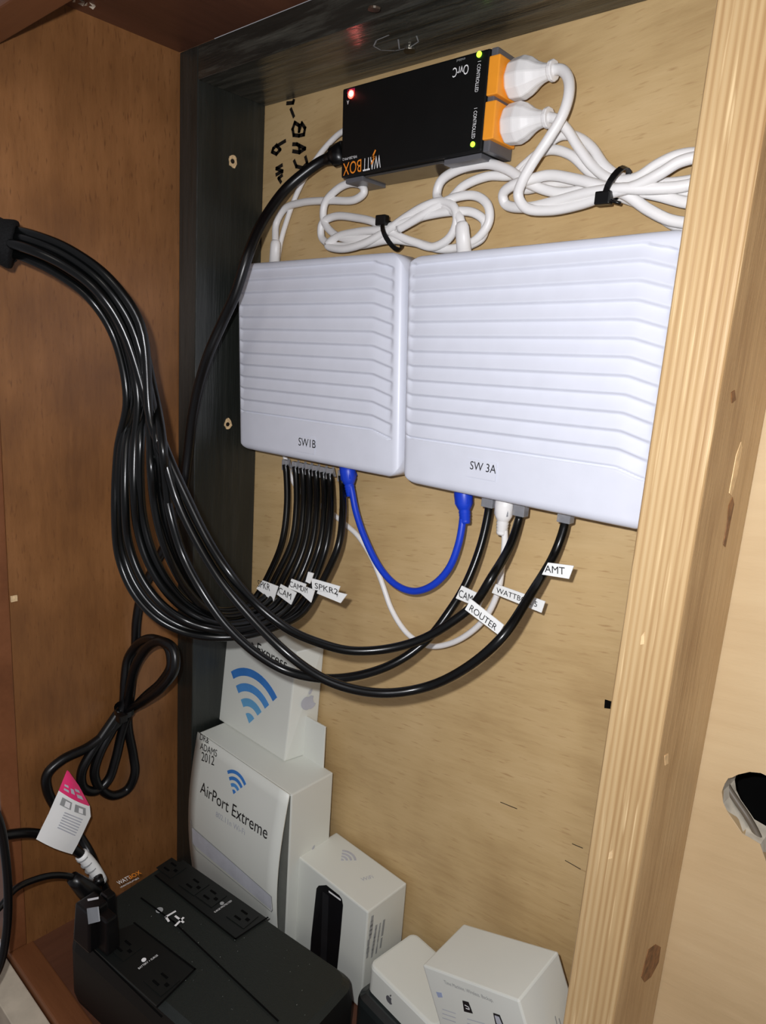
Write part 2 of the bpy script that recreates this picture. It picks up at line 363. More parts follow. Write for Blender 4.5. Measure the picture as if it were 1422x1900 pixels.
# stud details on its right side
def studmark(name, pts, m, h=.0008):
    P = [onX(a, b, XR1) for a, b in pts]; return extr(name, [(p.y, p.z) for p in P], lambda a, b, hh=0: Vector((XR1+hh, a, b)), m, stud, h)
M['knot'] = mat('dark_knot', rgb(128,88,52), .6, noise=.25, nscale=150, bump=.5)
M['pale'] = mat('pale_splinter', rgb(228,196,148), .6, noise=.1, nscale=150)
studmark('knot', [(1203,1762),(1217,1752),(1226,1757),(1222,1785),(1208,1812),(1196,1822),(1190,1812),(1196,1788)], 'knot')
studmark('knot', [(1357,728),(1363,724),(1365,742),(1358,748)], 'knot')
studmark('splinter_scar', [(1352,938),(1359,922),(1362,935),(1351,990),(1346,1015),(1342,1010),(1350,965)], 'knot')
studmark('splinter_scar', [(1366,845),(1375,820),(1377,830),(1368,880),(1357,920),(1353,915)], 'pale')
studmark('splinter_scar', [(1233,1402),(1240,1398),(1240,1416),(1234,1420)], 'pale')
for pts in ([(1191,1180),(1197,1172),(1196,1195),(1189,1196)], [(1131,1582),(1138,1576),(1137,1592),(1129,1594)]):
    P = [onY(a, b, YP) for a, b in pts]; extr('splinter_scar', [(p.x, p.z) for p in P], lambda a, b, h=0: Vector((a, YP-h, b)), 'pale', stud, .0007)
stp = onX(25, 1110, XL); o = BOX('staple', [stp+Vector(v) for v in ((0,-.006,-.006),(.004,-.006,-.006),(.004,.006,-.006),(0,.006,-.006),(0,-.006,.006),(.004,-.006,.006),(.004,.006,.006),(0,.006,.006))], 'rawwood', None, .001)
tag(o, 'tiny pale plug in the brown cabinet side left of the cables', 'plug')
# conduit behind the hole
pts = [onY(a, b, y) for a, b, y in ((1342,1440,.085),(1352,1462,.080),(1368,1487,.075),(1387,1515,.07),(1404,1545,.068),(1417,1575,.066),(1432,1620,.066))]
tag(TUBE('cable_conduit', pts, .0052, 'conduit', None, 10), 'grey brown tube seen through the torn hole in the right plywood', 'tube')
# ================================================================== SWITCHES
def switch(name, label, corners, yf, thick, rad, text, tpx, tsize, usx=1.0):
    TL, TR, BR, BL = [onY(a, b, yf) if not isinstance(a, Vector) else a for a, b in corners]
    def bil(u, v, y=0.0):
        p = (TL*(1-u)+TR*u)*(1-v)+(BL*(1-u)+BR*u)*v; return p+Vector((0, y, 0))
    W = (TR-TL).length; H = (BL-TL).length
    t = thing(name, label, 'network switch', bil(.5, 1, thick), 'white ribbed network switches')
    nr, v0, pitch = 12, .035, .0632
    NU, NV = 72, 250
    def half(u):  # inset in v at u for rounded corners
        x = min(u, 1-u)*W
        if x >= rad: return 0
        return (rad-math.sqrt(max(0, rad*rad-(rad-x)**2)))/H
    def height(u, v):
        # ribbed louvre profile, grooves bend down near the right end
        du = 0
        if u > .86: du = min(1, (u-.86)/.09)*.030
        if u < .03: du = -.004
        w = (v-du-v0)/pitch
        env = 1.0
        e0 = min(1, max(0, (u-.012)/.02)); e1 = min(1, max(0, (.962-u)/.012)); env = e0*e1
        hh = 0
        if 0 < w < nr:
            fr = w-math.floor(w)
            hh = (fr/.80) if fr < .80 else max(0, 1-(fr-.80)/.2)
            hh = hh**1.3
            hh = (hh-1)*.0052*env
        ed = min(u, 1-u)*W; edv = min(v, 1-v)*H; e = min(ed, edv, .014)
        rnd = .012*(1-math.sqrt(max(0, 1-(1-e/.014)**2)))
        # shallow crown across width
        cr = .006*(1-min(1, min(u, 1-u)/.16))**2
        return -hh+rnd+cr*.6
    us = [0.5-0.5*math.cos(math.pi*i/NU)*1 for i in range(NU+1)]
    us = [.45*(i/NU)+.55*(0.5-0.5*math.cos(math.pi*i/NU)) for i in range(NU+1)]
    V, F = [], []
    for j in range(NV+1):
        vv = j/NV; vv = vv if .02 < vv < .98 else vv
        for u in us:
            ins = half(u); v = ins+(1-2*ins)*vv
            V.append(bil(u, v, height(u, v)))
    for j in range(NV):
        for i in range(NU):
            a = j*(NU+1)+i; F.append((a, a+NU+1, a+NU+2, a+1))
    # side skirt
    ring = [i for i in range(NU+1)]+[j*(NU+1)+NU for j in range(1, NV+1)]+[NV*(NU+1)+i for i in range(NU-1, -1, -1)]+[j*(NU+1) for j in range(NV-1, 0, -1)]
    b0 = len(V)
    for k in ring: p = V[k]; V.append(Vector((p.x, yf+thick, p.z)))
    n = len(ring)
    for i in range(n): F.append((ring[i], ring[(i+1) % n], b0+(i+1) % n, b0+i))
    F.append(tuple(b0+i for i in range(n)))
    ME('housing', V, F, 'white', t, True)
    # wall bracket behind
    a = bil(.12, .08, thick); b_ = bil(.88, .9, thick)
    BOX('wall_bracket', boxaa(a.x, b_.x, yf+thick+.0005, -.0005, b_.z, a.z), 'white', t, .003)
    # name label
    q = onY(tpx[0], tpx[1], yf); ud = (TR-TL).normalized()*.0+(BR-BL).normalized(); ud.normalize(); vd = Vector((-ud.z*-1, 0, ud.x)); vd = Vector((-ud.z, 0, ud.x))
    f = plane_frame(q, ud, vd); 
    lab = extr('label_tape', [(-.006, -.012), (len(text)*tsize*.52, -.012), (len(text)*tsize*.52, tsize*.85), (-.006, tsize*.85)], f, 'white', t, .0004, .0012)
    TEXT('lettering', text, f, tsize, 'ink', lab, .0022, sx=.88)
    # dark port strip along the underside
    return t, bil
rTL, rBL = onY(751,475,-.10), onY(742,894,-.10)
zr = onY(1262,422,-.10).z; zr2 = onY(1175,983,-.10).z
rTR = Vector((-.3185, -.10, zr+.001)); rBR = Vector((-.3185, -.10, zr2-.001))
sl, bl = switch('network_switch', 'smaller white ribbed network switch fixed beside the black post', [(435,489),(745,464),(738,890),(440,831)], -.09, .06, .034, 'SW1B', (555,826), .022)
sr, br = switch('network_switch', 'larger white ribbed network switch fixed between its twin and the pine stud', [(rTL,0),(rTR,0),(rBR,0),(rBL,0)], -.10, .07, .034, 'SW 3A', (873,870), .0185)
# ================================================================== POWER BOX
YW = -.07
wTL, wTR, wBR, wBL = onY(636,165,YW), onY(911,88,YW), onY(894,280,YW), onY(633,331,YW)
wb = thing('power_conditioner', 'black power box with two orange outlets hung upside down under the black beam', 'power box', (wBL+wBR)/2)
def wall_pt(p, y=-.001): return Vector((p.x, y, p.z))
c8 = [wBL, wBR, wall_pt(wBR), wall_pt(wBL), wTL, wTR, wall_pt(wTR), wall_pt(wTL)]
BOX('housing', c8, 'case', wb, .0035, 2)
und = lambda a, y: wBL.lerp(wBR, a)
def under_block(nm, a0, a1, y0, y1, h, m):
    p, q = wBL.lerp(wBR, a0), wBL.lerp(wBR, a1)
    BOX(nm, [Vector((p.x,y0,p.z-h)), Vector((q.x,y0,q.z-h)), Vector((q.x,y1,q.z-h)), Vector((p.x,y1,p.z-h)), Vector((p.x,y0,p.z-.0003)), Vector((q.x,y0,q.z-.0003)), Vector((q.x,y1,q.z-.0003)), Vector((p.x,y1,p.z-.0003))], m, wb, .001)
under_block('underside_plate', .17, .74, YW+.008, -.004, .004, M['caseunder'])
M['darkgrey'] = mat('dark_grey_plastic', rgb(92,92,96), .35, spec=.6)
under_block('foot', .02, .16, YW+.006, -.004, .008, M['darkgrey'])
under_block('foot', .75, .985, YW+.006, -.004, .008, M['darkgrey'])
# outlets on its right end
side = lambda s, z, h: None
def sidef(y, tt, h):  # point on right end: y depth, tt 0 bottom..1 top
    p = wBR.lerp(wTR, tt); return Vector((p.x+h, y, p.z))
def side_box(nm, y0, y1, t0, t1, h0, h1, m, par, w=.0008):
    return BOX(nm, [sidef(y0,t0,h0), sidef(y0,t0,h1), sidef(y1,t0,h1), sidef(y1,t0,h0), sidef(y0,t1,h0), sidef(y0,t1,h1), sidef(y1,t1,h1), sidef(y1,t1,h0)], m, par, w)
side_box('end_frame', YW+.002, -.006, -.01, 1.0, .0004, .012, M['darkgrey'], wb, .002)
outs = []
for t0, t1 in ((.10, .475), (.53, .91)):
    o = side_box('outlet', YW-.003, -.012, t0, t1, .001, .020, 'orange', wb, .002); outs.append((t0+t1)/2)
fW = plane_frame(wBL, (wBR-wBL).normalized(), (wTL-wBL).normalized())
def fpx(a, b, fr_o, ud, vd, y):
    q = onY(a, b, y)-fr_o; return q.dot(ud), q.dot(vd)
udW = (wBR-wBL).normalized(); vdW = Vector((-udW.z, 0, udW.x))
# text is upside down: frame rotated by 180 degrees
def flipped(px, py): return plane_frame(onY(px, py, YW), -udW, -vdW)
LW = Vector((0, -1, 0))
def flat_frame(q, u, v): # lifts towards -y
    q = Vector(q); return lambda a, b, h=0.0: q+u*a+v*b+Vector((0, -h, 0))
def wtext(nm, s, p0, p1, m, asp=1.0, h=.0012):
    q0, q1 = onY(p0[0], p0[1], YW), onY(p1[0], p1[1], YW); u = (q1-q0); L = u.length; u.normalize(); v = Vector((-u.z, 0, u.x))
    cu = bpy.data.curves.new('t', 'FONT'); cu.body = s; cu.size = 1; ob = bpy.data.objects.new('t', cu); me = ob.to_mesh(); w = max(p.co.x for p in me.vertices); ob.to_mesh_clear(); bpy.data.objects.remove(ob); bpy.data.curves.remove(cu)
    TEXT(nm, s, flat_frame(q0, u, v), L/w*asp, m, wb, h, sx=1/asp)
wtext('brand_lettering', 'WATT', (708,287), (675,295), 'whiteprint', 2.1)
wtext('brand_lettering', 'BOX', (673,295), (638,304), 'orangeprint', 1.35)
wtext('fine_print', 'WB-250-IPW-2', (664,288), (637,294), 'whiteprint', 1.1)
wtext('maker_mark', 'OvrC', (872,119), (842,127), 'whiteprint', 1.5)
wtext('fine_print', 'enabled', (865,107), (849,111), 'greyprint', 1.0)
wtext('fine_print', '1 CONTROLLED', (888,113), (882,172), 'whiteprint', 1.5)
wtext('fine_print', '1 CONTROLLED', (881,200), (876,258), 'whiteprint', 1.5)
wtext('fine_print', 'RESET', (660,163), (645,167), M['magenta'], 1.1)
wtext('fine_print', 'A', (649,186), (645,187), 'whiteprint', 1.2)
strokes('lightning_mark', pxs([[(698,280),(693,291),(697,292),(691,304)]], YW), lambda a, b, h=0: Vector((a, YW-h, b)), .003, 'orangeprint', wb, .0018)
def led(a, b, r, m, nm='indicator_light'):
    disc(nm, onY(a, b, YW), (0,-1,0), r, m, wb, .0015)
led(890,101,.0042,'ledgreen'); led(878,268,.0038,'ledgreen')
led(652,175,.0068,'ledred'); disc('indicator_core', onY(652,174,YW-.0015), (0,-1,0), .004, 'ledred2', wb, .001)
# ================================================================== CABLES
def plug_white(parent, base, tip, up, name='plug'):
    """faceted white mains plug lofted from base (at the outlet) to tip (strain relief)"""
    base, tip = Vector(base), Vector(tip); d = (tip-base); L = d.length; d.normalize()
    up = (Vector(up)-d*Vector(up).dot(d)).normalized(); w = d.cross(up)
    prof = [(0, .80, .70), (.07, 1.02, .88), (.34, 1.06, .92), (.50, .90, .78), (.64, .62, .58), (.76, .47, .46), (.88, .40, .40), (.905, .40, .40), (.91, .52, .52), (1.0, .52, .52)]
    r0 = .0275; rings = []
    for s, a, b in prof:
        rings.append([base+d*(L*s)+up*(a*r0*math.cos(2*math.pi*k/10+.3))+w*(b*r0*math.sin(2*math.pi*k/10+.3)) for k in range(10)])
    V, F = loft(rings); V, F = bevelled(V, F, .0012, 1)
    return ME(name, V, F, 'whitecord', parent)
def rj45(parent, p, d, r=.0125, m='clear', boot=None, L=.03):
    """modular plug whose top enters the switch at p, body towards d"""
    p, d = Vector(p), Vector(d).normalized(); side_ = Vector((1,0,0)); side_ = (side_-d*side_.dot(d)).normalized(); q = d.cross(side_)
    c = []
    for s in (0, L):
        c += [p+d*s-side_*r-q*r*.7, p+d*s+side_*r-q*r*.7, p+d*s+side_*r+q*r*.7, p+d*s-side_*r+q*r*.7]
    o = BOX('plug', c, m, parent, .0012)
    # latch tab and contacts
    t = []
    for s in (-.002, L*.8):
        hh = .002 if s < 0 else .009
        t += [p+d*s-side_*r*.35-q*(r*.7+hh), p+d*s+side_*r*.35-q*(r*.7+hh), p+d*s+side_*r*.35-q*(r*.7+hh+.002), p+d*s-side_*r*.35-q*(r*.7+hh+.002)]
    BOX('latch', t, m, o)
    if boot:
        rings = []
        for s, a in ((.0, 1.25), (.25, 1.3), (.5, 1.15), (.62, .85), (.64, .75), (.70, .85), (.72, .75), (.78, .82), (.80, .72), (.86, .78), (.88, .68), (.94, .72), (1.0, .62)):
            rings.append([p+d*(.062*s)+side_*(a*r*math.cos(2*math.pi*k/12))+q*(a*r*.9*math.sin(2*math.pi*k/12)) for k in range(12)])
        V, F = loft(rings); ME('boot', V, F, boot, parent, True)
    return o
def flag(parent, quad, y, text, size, m='paper', tcol='ink', off=(0,0), sx=1.0, name='cable_tag'):
    P = [onY(a, b, y) for a, b in quad]  # TL TR BR BL
    n = Vector((0, .0016, 0)); 
    o = BOX(name, [P[3], P[2], P[2]+n, P[3]+n, P[0], P[1], P[1]+n, P[0]+n], m, parent)
    if text:
        u = (P[1]-P[0]).normalized(); v = Vector((-u.z, 0, u.x)); H = (P[0]-P[3]).length
        q = P[3]+u*(size*.25+off[0])+v*(H*.24+off[1]); 
        cu = bpy.data.curves.new('t', 'FONT'); cu.body = text.strip(); cu.size = 1; ob = bpy.data.objects.new('t', cu); me = ob.to_mesh(); w = max(p.co.x for p in me.vertices); ob.to_mesh_clear(); bpy.data.objects.remove(ob); bpy.data.curves.remove(cu)
        LL = (P[1]-P[0]).length; frac = .86 if text == text.strip() else (.22 if len(text.strip()) == 1 else .82)
        sz = H*.72; want = LL*(frac-.04) if len(text.strip()) > 1 else w*sz*.7; q = P[3]+u*(LL*(.95-frac)+.0)+v*(H*.22)
        TEXT('lettering', text.strip(), flat_frame(q, u, v), sz, tcol, o, .0012, sx=want/(w*sz))
    return o
GR = 'black network cables of the bundle'
RN = .0068
# common bundle run from under the post corner up to the strap at the left edge
cen = [(266,735,-.43),(236,612,-.44),(186,536,-.47),(120,486,-.50),(58,458,-.53),(-30,436,-.56)]
disk = []
for k_ in range(11):
    ang = 2*math.pi*(k_*0.381966); rr = math.sqrt((k_+.5)/11); disk.append((rr*math.cos(ang), rr*math.sin(ang)))
front = sorted(disk, key=lambda p: p[0]*.6+p[1])[-3:]            # nearest, inner side: the three long cables
front = sorted(front, key=lambda p: p[0])
rest = sorted([p for p in disk if p not in front], key=lambda p: p[0])
def bundle_tail(p):
    a, b = p; out = []
    nrm = [(1,-.12),(.92,-.38),(.74,-.66),(.5,-.86),(.3,-.95),(.25,-.95)]
    wid = [35,32,31,30,27,23]
    for (x, y, d), (nx, ny), w in zip(cen, nrm, wid):
        out.append((x+nx*w*a, y+ny*w*a, d-b*.030))
    return out
# strands of the left switch: (top px, tag crossing, bottom run, left run ...)
tops = [530, 548, 561, 573, 586, 600, 612, 634]
lefts = [300, 310, 286, 264, 252, 234, 222, 214]
tails_order = [5, 0, 7, 2, 9, 4, 11, 6, 1, 8, 3]
tags = {0: ([(487,1077),(516,1088),(507,1116),(476,1092)], 'SPKR', .013), 1: ([(521,1084),(550,1100),(540,1122),(514,1103)], 'CAM', .013), 2: ([(541,1074),(568,1084),(563,1103),(535,1091)], 'CAM', .012),
        3: ([(568,1089),(584,1095),(577,1118),(557,1100)], 'CAM', .011), 4: ([(572,1061),(582,1064),(575,1083),(567,1079)], '', .01), 5: ([(578,1073),(631,1088),(626,1101),(580,1094)], 'SPKR2', .0155), 6: ([(592,1090),(644,1103),(632,1119),(588,1101)], '    9', .0135)}
ords = ['first', 'second', 'third', 'fourth', 'fifth', 'sixth', 'seventh', 'eighth']
look = {0: ' with one low white tag', 1: ', its tag second from the left', 2: ', its tag third from the left', 3: ', its small tag hanging lower', 4: ', its narrow tag standing highest', 5: ' with the long white tag', 6: ' with the tag ending in 9', 7: ' without a tag, nearest the blue plug'}
for k, tx in enumerate(tops):
    s = k/7; ty = 862+(tx-530)*.195
    lx = lefts[k]; q = (310-lx)/96                                   # q: 0 innermost loop, 1 outermost
    def mixp(i, o_): return (i[0]*(1-q)+o_[0]*q, i[1]*(1-q)+o_[1]*q)
    pts = [(tx, ty, -.062), (tx+2, ty+18, -.063), (tx+3-1*s, ty+75, -.075-.004*k), (tx-6, 1005+8*s, -.10-.004*k), (500+92*s, 1065+26*s, -.15), (474+84*s, 1110+30*s, -.20)]
    for i_, o_, y_ in (((440,1130),(505,1166),-.25), ((402,1132),(450,1180),-.30), ((372,1108),(395,1182),-.34), ((350,1068),(340,1172),-.37), ((330,1015),(290,1146),-.40), ((316,955),(247,1098),-.42), ((308,895),(221,1035),-.43), ((303,840),(214,955),-.44)):
        m_ = mixp(i_, o_); pts.append((m_[0], m_[1], y_-.006*(k % 3)))
    pts.append((299-80*q, 800+35*q, -.44))
    rank = sorted(lefts).index(lx); tl = bundle_tail(rest[rank])
    pts += tl
    P = pxpath(pts)
    o = thing('network_cable', 'black cable, %s from left under the smaller switch%s' % (ords[k], look[k]), 'cable', P[0], GR)
    TUBE('jacket', P, RN, 'black', o, 10, 8)
    rj45(o, P[0]+Vector((0, 0, .010)), (0, 0, -1), .0066, L=.022)
    if k in tags:
        q, tx_, sz = tags[k]; flag(o, q, (-.192, -.1945, -.190, -.197, -.194, -.208, -.203)[k], tx_, sz, sx=.8)
# right switch cables
right = [
 ('black network cable next to the blue plug under the larger switch', [(908,934,-.062),(907,950,-.062),(892,1015,-.075),(865,1084,-.10),(834,1135,-.13),(793,1187,-.16),(737,1228,-.20),(672,1252,-.25),(602,1259,-.30),(533,1245,-.33),(477,1213,-.36),(420,1160,-.39),(375,1096,-.41),(340,1030,-.42),(318,960,-.43),(302,885,-.43),(285,800,-.43)], [((857,1087),(900,1107),(890,1128),(846,1110)), 'CAM 5', .0175]),
 ('black network cable with the ROUTER tag under the larger switch', [(966,950,-.062),(963,965,-.062),(946,1015,-.09),(913,1071,-.142),(881,1120,-.152),(839,1154,-.17),(783,1186,-.19),(718,1204,-.22),(649,1207,-.26),(588,1191,-.30),(533,1166,-.34),(475,1120,-.37),(425,1062,-.40),(385,1000,-.41),(350,930,-.42),(318,860,-.43),(292,790,-.43)], [((874,1112),(935,1160),(925,1178),(863,1131)), 'ROUTER', .0215]),
 ('black network cable with the AMT tag, farthest right under the larger switch', [(1050,962,-.062),(1047,980,-.062),(1029,1029,-.075),(988,1098,-.14),(932,1182,-.205),(867,1238,-.22),(793,1274,-.23),(718,1286,-.27),(649,1277,-.31),(593,1255,-.34),(533,1212,-.37),(470,1150,-.39),(412,1080,-.41),(366,1005,-.42),(330,930,-.43),(305,850,-.44),(280,780,-.44)], [((1017,1044),(1065,1050),(1056,1074),(1006,1066)), ' AMT', .0205])]
for k, (lab, pts, tg) in enumerate(right):
    tl = bundle_tail(front[(0, 1, 2)[k]]); P = pxpath(pts+tl[1:])
    o = thing('network_cable', lab, 'cable', P[0], GR)
    TUBE('jacket', P, RN*1.04, 'black', o, 10, 8); rj45(o, P[0]+Vector((0, 0, .014)), (0, 0, -1), .0105, L=.020)
    if k == 2: rj45  # plug only
    flag(o, tg[0], (-.125, -.172, -.118)[k], tg[1], tg[2], sx=.86)
# strap
sp = pxpath([(-40,438,-.56),(-10,444,-.56),(10,450,-.56),(27,455,-.55)])
tag(TUBE('cable_strap', sp, lambda t: .0335+.002*math.sin(t*9), 'velcro', None, 20, 4), 'wide black hook and loop strap holding the cable bundle at the left edge', 'cable strap')
# blue patch cable
P = pxpath([(643,872,-.062),(652,905,-.064),(661,950,-.068),(678,1000,-.074),(705,1053,-.08),(735,1085,-.084),(768,1097,-.085),(803,1086,-.084),(833,1055,-.08),(851,1010,-.074),(859,965,-.068),(860,940,-.064),(860,925,-.062)])
o = thing('patch_cable', 'short bright blue patch cable looping between the two white switches', 'cable', P[0])
TUBE('jacket', P, .0062, 'blue', o, 12)
rj45(o, onY(643,872,-.062)+Vector((0,0,.012)), onY(650,930,-.064)-onY(643,872,-.062), .0125, M['blue'], M['blue'])
rj45(o, onY(858,915,-.062)+Vector((0,0,.012)), onY(861,960,-.065)-onY(858,915,-.062), .0125, M['blue'], M['blue'])
# white network cable behind the left switch up to the power box
P = pxpath([(936,944,-.062),(936,965,-.062),(937,1005,-.06),(932,1050,-.055),(925,1095,-.05),(905,1140,-.045),(875,1172,-.04),(835,1194,-.035),(795,1198,-.03),(757,1176,-.025),(728,1133,-.02),(708,1078,-.018),(690,1035,-.016),(665,995,-.014),(640,972,-.013),(610,948,-.013),(575,925,-.013),(545,895,-.013),(520,800,-.012),(510,650,-.012),(513,520,-.012),(520,455,-.012),(534,405,-.014),(550,362,-.016),(570,322,-.02),(597,282,-.025),(625,252,-.03),(642,240,-.035)])
o = thing('network_cable', 'white network cable with a white tag, hanging in a loop behind the black cables', 'cable', P[0])
TUBE('jacket', P, .0052, 'whitecord', o, 10)
rj45(o, P[0]+Vector((0,0,.02)), (0,0,-1), .0125, M['clear'], M['whitecord'])
flag(o, [(919,1083),(1012,1116),(1005,1137),(913,1100)], -.09, 'WATTBOX 5', .0185, sx=.9)
# white power cords
RW = .0076
o1 = thing('power_cable', 'white power cord in the upper outlet, tied in a coil beside the pine stud', 'power cord', onY(960,150,-.04), 'white power cords')
b1 = sidef(-.040, outs[1], .020); t1 = onY(1030,130,-.045); plug_white(o1, b1, t1, (0,0,1))
b2 = sidef(-.040, outs[0], .020); t2 = onY(1021,218,-.045)
P = pxpath([(1026,129,-.045),(1043,130,-.046),(1055,146,-.05),(1056,175,-.056),(1045,212,-.06),(1018,258,-.062),(993,295,-.062),(970,335,-.06),(962,362,-.055),(975,385,-.05),(1020,390,-.045),(1080,378,-.045),(1135,358,-.05),(1180,345,-.05),(1225,322,-.05),(1262,300,-.045),(1300,292,-.04),(1322,300,-.03),(1315,330,-.03),(1270,345,-.035),(1210,350,-.045),(1150,350,-.052),(1090,358,-.05),(1030,374,-.045),(975,385,-.04),(938,378,-.035),(934,360,-.04),(950,345,-.045),(985,333,-.045),(1020,325,-.045),(1065,332,-.045),(1115,345,-.045),(1160,360,-.04),(1205,390,-.035),(1250,410,-.03),(1290,410,-.028),(1305,380,-.028),(1270,375,-.03),(1220,362,-.03),(1170,352,-.035),(1140,350,-.035),(1096,350,-.035),(1042,358,-.035),(985,342,-.035),(940,314,-.035),(902,304,-.035),(848,316,-.035),(818,337,-.035),(811,362,-.035),(822,378,-.04),(840,390,-.042),(853,405,-.045),(857,420,-.045),(860,450,-.045)])
TUBE('jacket', P, RW, 'whitecord', o1, 10)
def end_plug(parent, a, b, y, r=.0125):
    A, B = onY(a[0], a[1], y), onY(b[0], b[1], y); d = (B-A)
    rings = []
    nrm = d.normalized(); u = Vector((0,1,0)); w = nrm.cross(u).normalized()
    for s, k in ((0, .6), (.08, .85), (.2, .95), (1, 1.0)):
        rings.append([A+d*s+u*(k*r*.8*math.cos(2*math.pi*j/12))+w*(k*r*math.sin(2*math.pi*j/12)) for j in range(12)])
    V, F = loft(rings); return ME('plug', V, F, 'whitecord', parent, True)
end_plug(o1, (857,412), (862,472), -.047)
o2 = thing('power_cable', 'white power cord in the lower outlet, tied in a coil above the left switch', 'power cord', onY(960,240,-.04), 'white power cords')
plug_white(o2, b2, t2, (0,0,1))
P = pxpath([(1018,217,-.045),(1034,222,-.045),(1052,240,-.04),(1075,275,-.035),(1100,308,-.03),(1135,332,-.03),(1180,330,-.03),(1220,305,-.03),(1258,288,-.028),(1300,284,-.025),(1330,295,-.022),(1325,322,-.02),(1280,335,-.02),(1220,340,-.025),(1160,332,-.025),(1125,310,-.025),(1097,272,-.022),(1068,253,-.02),(1040,252,-.02),(1012,272,-.02),(985,300,-.02),(965,330,-.02),(970,350,-.02),(1010,345,-.02),(1060,340,-.02),(1100,352,-.02),(1140,362,-.022),(1180,375,-.022),(1220,398,-.02),(1260,420,-.02),(1300,415,-.02),(1330,385,-.02),(1310,360,-.02),(1250,356,-.02),(1190,352,-.02),(1140,345,-.02),(1096,320,-.02),(1060,288,-.02),(1025,278,-.02),(1000,285,-.02),(975,305,-.02),(950,325,-.02),(906,327,-.025),(861,345,-.03),(834,371,-.03),(790,398,-.035),(750,418,-.04),(705,436,-.04),(655,444,-.04),(620,434,-.035),(601,408,-.03),(603,378,-.03),(625,352,-.03),(650,340,-.03),(672,345,-.03),(676,356,-.03),(660,370,-.028),(610,372,-.025),(560,376,-.022),(528,388,-.02),(513,415,-.02),(511,450,-.03)])
TUBE('jacket', P, RW*.93, 'whitecord', o2, 10)
end_plug(o2, (512,445), (509,492), -.04)
# surplus loops of the left coil (part of the lower cord)
P = pxpath([(740,425,-.05),(780,402,-.05),(815,380,-.045),(850,365,-.04),(885,364,-.035),(906,382,-.035),(908,410,-.035),(893,436,-.035),(865,455,-.03),(820,462,-.03),(770,450,-.035),(725,445,-.045),(670,455,-.04),(620,455,-.035),(597,440,-.03),(598,415,-.03),(620,402,-.03),(660,404,-.035),(700,414,-.045),(735,436,-.045),(772,450,-.04),(805,458,-.038),(835,440,-.04),(848,410,-.045),(843,385,-.045),(820,374,-.045),(790,382,-.05),(755,402,-.05),(718,428,-.052),(680,450,-.05),(635,462,-.045),(608,455,-.04),(625,440,-.04),(665,430,-.045),(710,425,-.05),(755,410,-.05),(800,398,-.045),(845,392,-.04),(880,395,-.035),(900,412,-.03),(895,440,-.03),(870,456,-.03)])
TUBE('surplus_loop', P, RW*.93, 'whitecord', o2, 10)
def ring(name, label, pa, pb, y, w, tail=None):
    A, B = onY(pa[0], pa[1], y), onY(pb[0], pb[1], y); c = (A+B)/2; ax = (A-B)/2; n = 20; r = ax.length; dirn = ax.normalized(); dep = Vector((0, 1, 0))
    along = dirn.cross(dep).normalized(); V, F = [], []
    for i in range(n):
        t = 2*math.pi*i/n
        p = c+dirn*(r*math.cos(t))+dep*(.020*math.sin(t)); q = p+(dirn*math.cos(t)+dep*math.sin(t))*.0018
        V += [p-along*w, p+along*w, q+along*w, q-along*w]
    for i in range(n):
        j = (i+1) % n
        for k in range(4): F.append((i*4+k, i*4+(k+1) % 4, j*4+(k+1) % 4, j*4+k))
    t = thing(name, label, 'cable tie', c, 'black cable ties')
    ME('band', V, F, 'blackcord', t)
    h = B+Vector((0, -.012, 0)); BOX('locking_head', boxaa(h.x-.011, h.x+.011, h.y-.006, h.y+.006, h.z-.008, h.z+.009), 'blackcord', t, .002)
    if tail: TUBE('tail', [h, onY(tail[0], tail[1], y-.01)], .0022, 'blackcord', t, 6, 3)
    return t
ring('cable_tie', 'black cable tie around the white cord coil next to the pine stud', (1163,312), (1128,372), -.046, .0042, (1152,377))
ring('cable_tie', 'black cable tie around the white cord coil above the left switch', (738,462), (718,412), -.048, .0042)
# black cord from the power box down the post to the tied coil and the UPS
RC = .0098
P = pxpath([(626,288,-.04),(596,300,-.05),(560,325,-.07),(530,352,-.09),(500,392,-.12),(478,430,-.15),(458,480,-.175),(437,545,-.185),(412,600,-.19),(388,655,-.20),(370,712,-.20),(357,775,-.20),(348,850,-.20),(336,930,-.21),(312,1000,-.23),(285,1055,-.25),(264,1100,-.27),(254,1150,-.28),(251,1210,-.28),(243,1280,-.285),(237,1340,-.285),(247,1400,-.285),(250,1435,-.285),(236,1465,-.285),(210,1476,-.285),(186,1462,-.285),(175,1435,-.285),(186,1395,-.285),(210,1350,-.285),(228,1310,-.285),(232,1262,-.29),(238,1222,-.29),(260,1192,-.285),(288,1186,-.285),(312,1200,-.28),(318,1232,-.28),(300,1265,-.28),(270,1292,-.285),(244,1318,-.285),(210,1350,-.29),(165,1385,-.30),(115,1410,-.32),(88,1436,-.33),(88,1466,-.345),(112,1510,-.36),(145,1548,-.38),(170,1590,-.40),(185,1640,-.42)])
o = thing('power_cable', 'black power cord running down the post into a tied coil on the left', 'power cord', P[0], 'black power cords')
TUBE('jacket', P, RC, 'blackcord', o, 12)
A, B = onY(596,300,-.05), onY(640,282,-.038); d = B-A; rings = []
for s, k in ((0,.8),(.1,.9),(.35,1.25),(.5,1.5),(.55,2.0),(1.0,2.1)):
    nn = d.normalized(); u = Vector((0,1,0)); w = nn.cross(u).normalized()
    rings.append([A+d*s+u*(k*RC*.8*math.cos(2*math.pi*j/12))+w*(k*RC*math.sin(2*math.pi*j/12)) for j in range(12)])
V, F = loft(rings); ME('plug', V, F, 'blackcord', o, True)
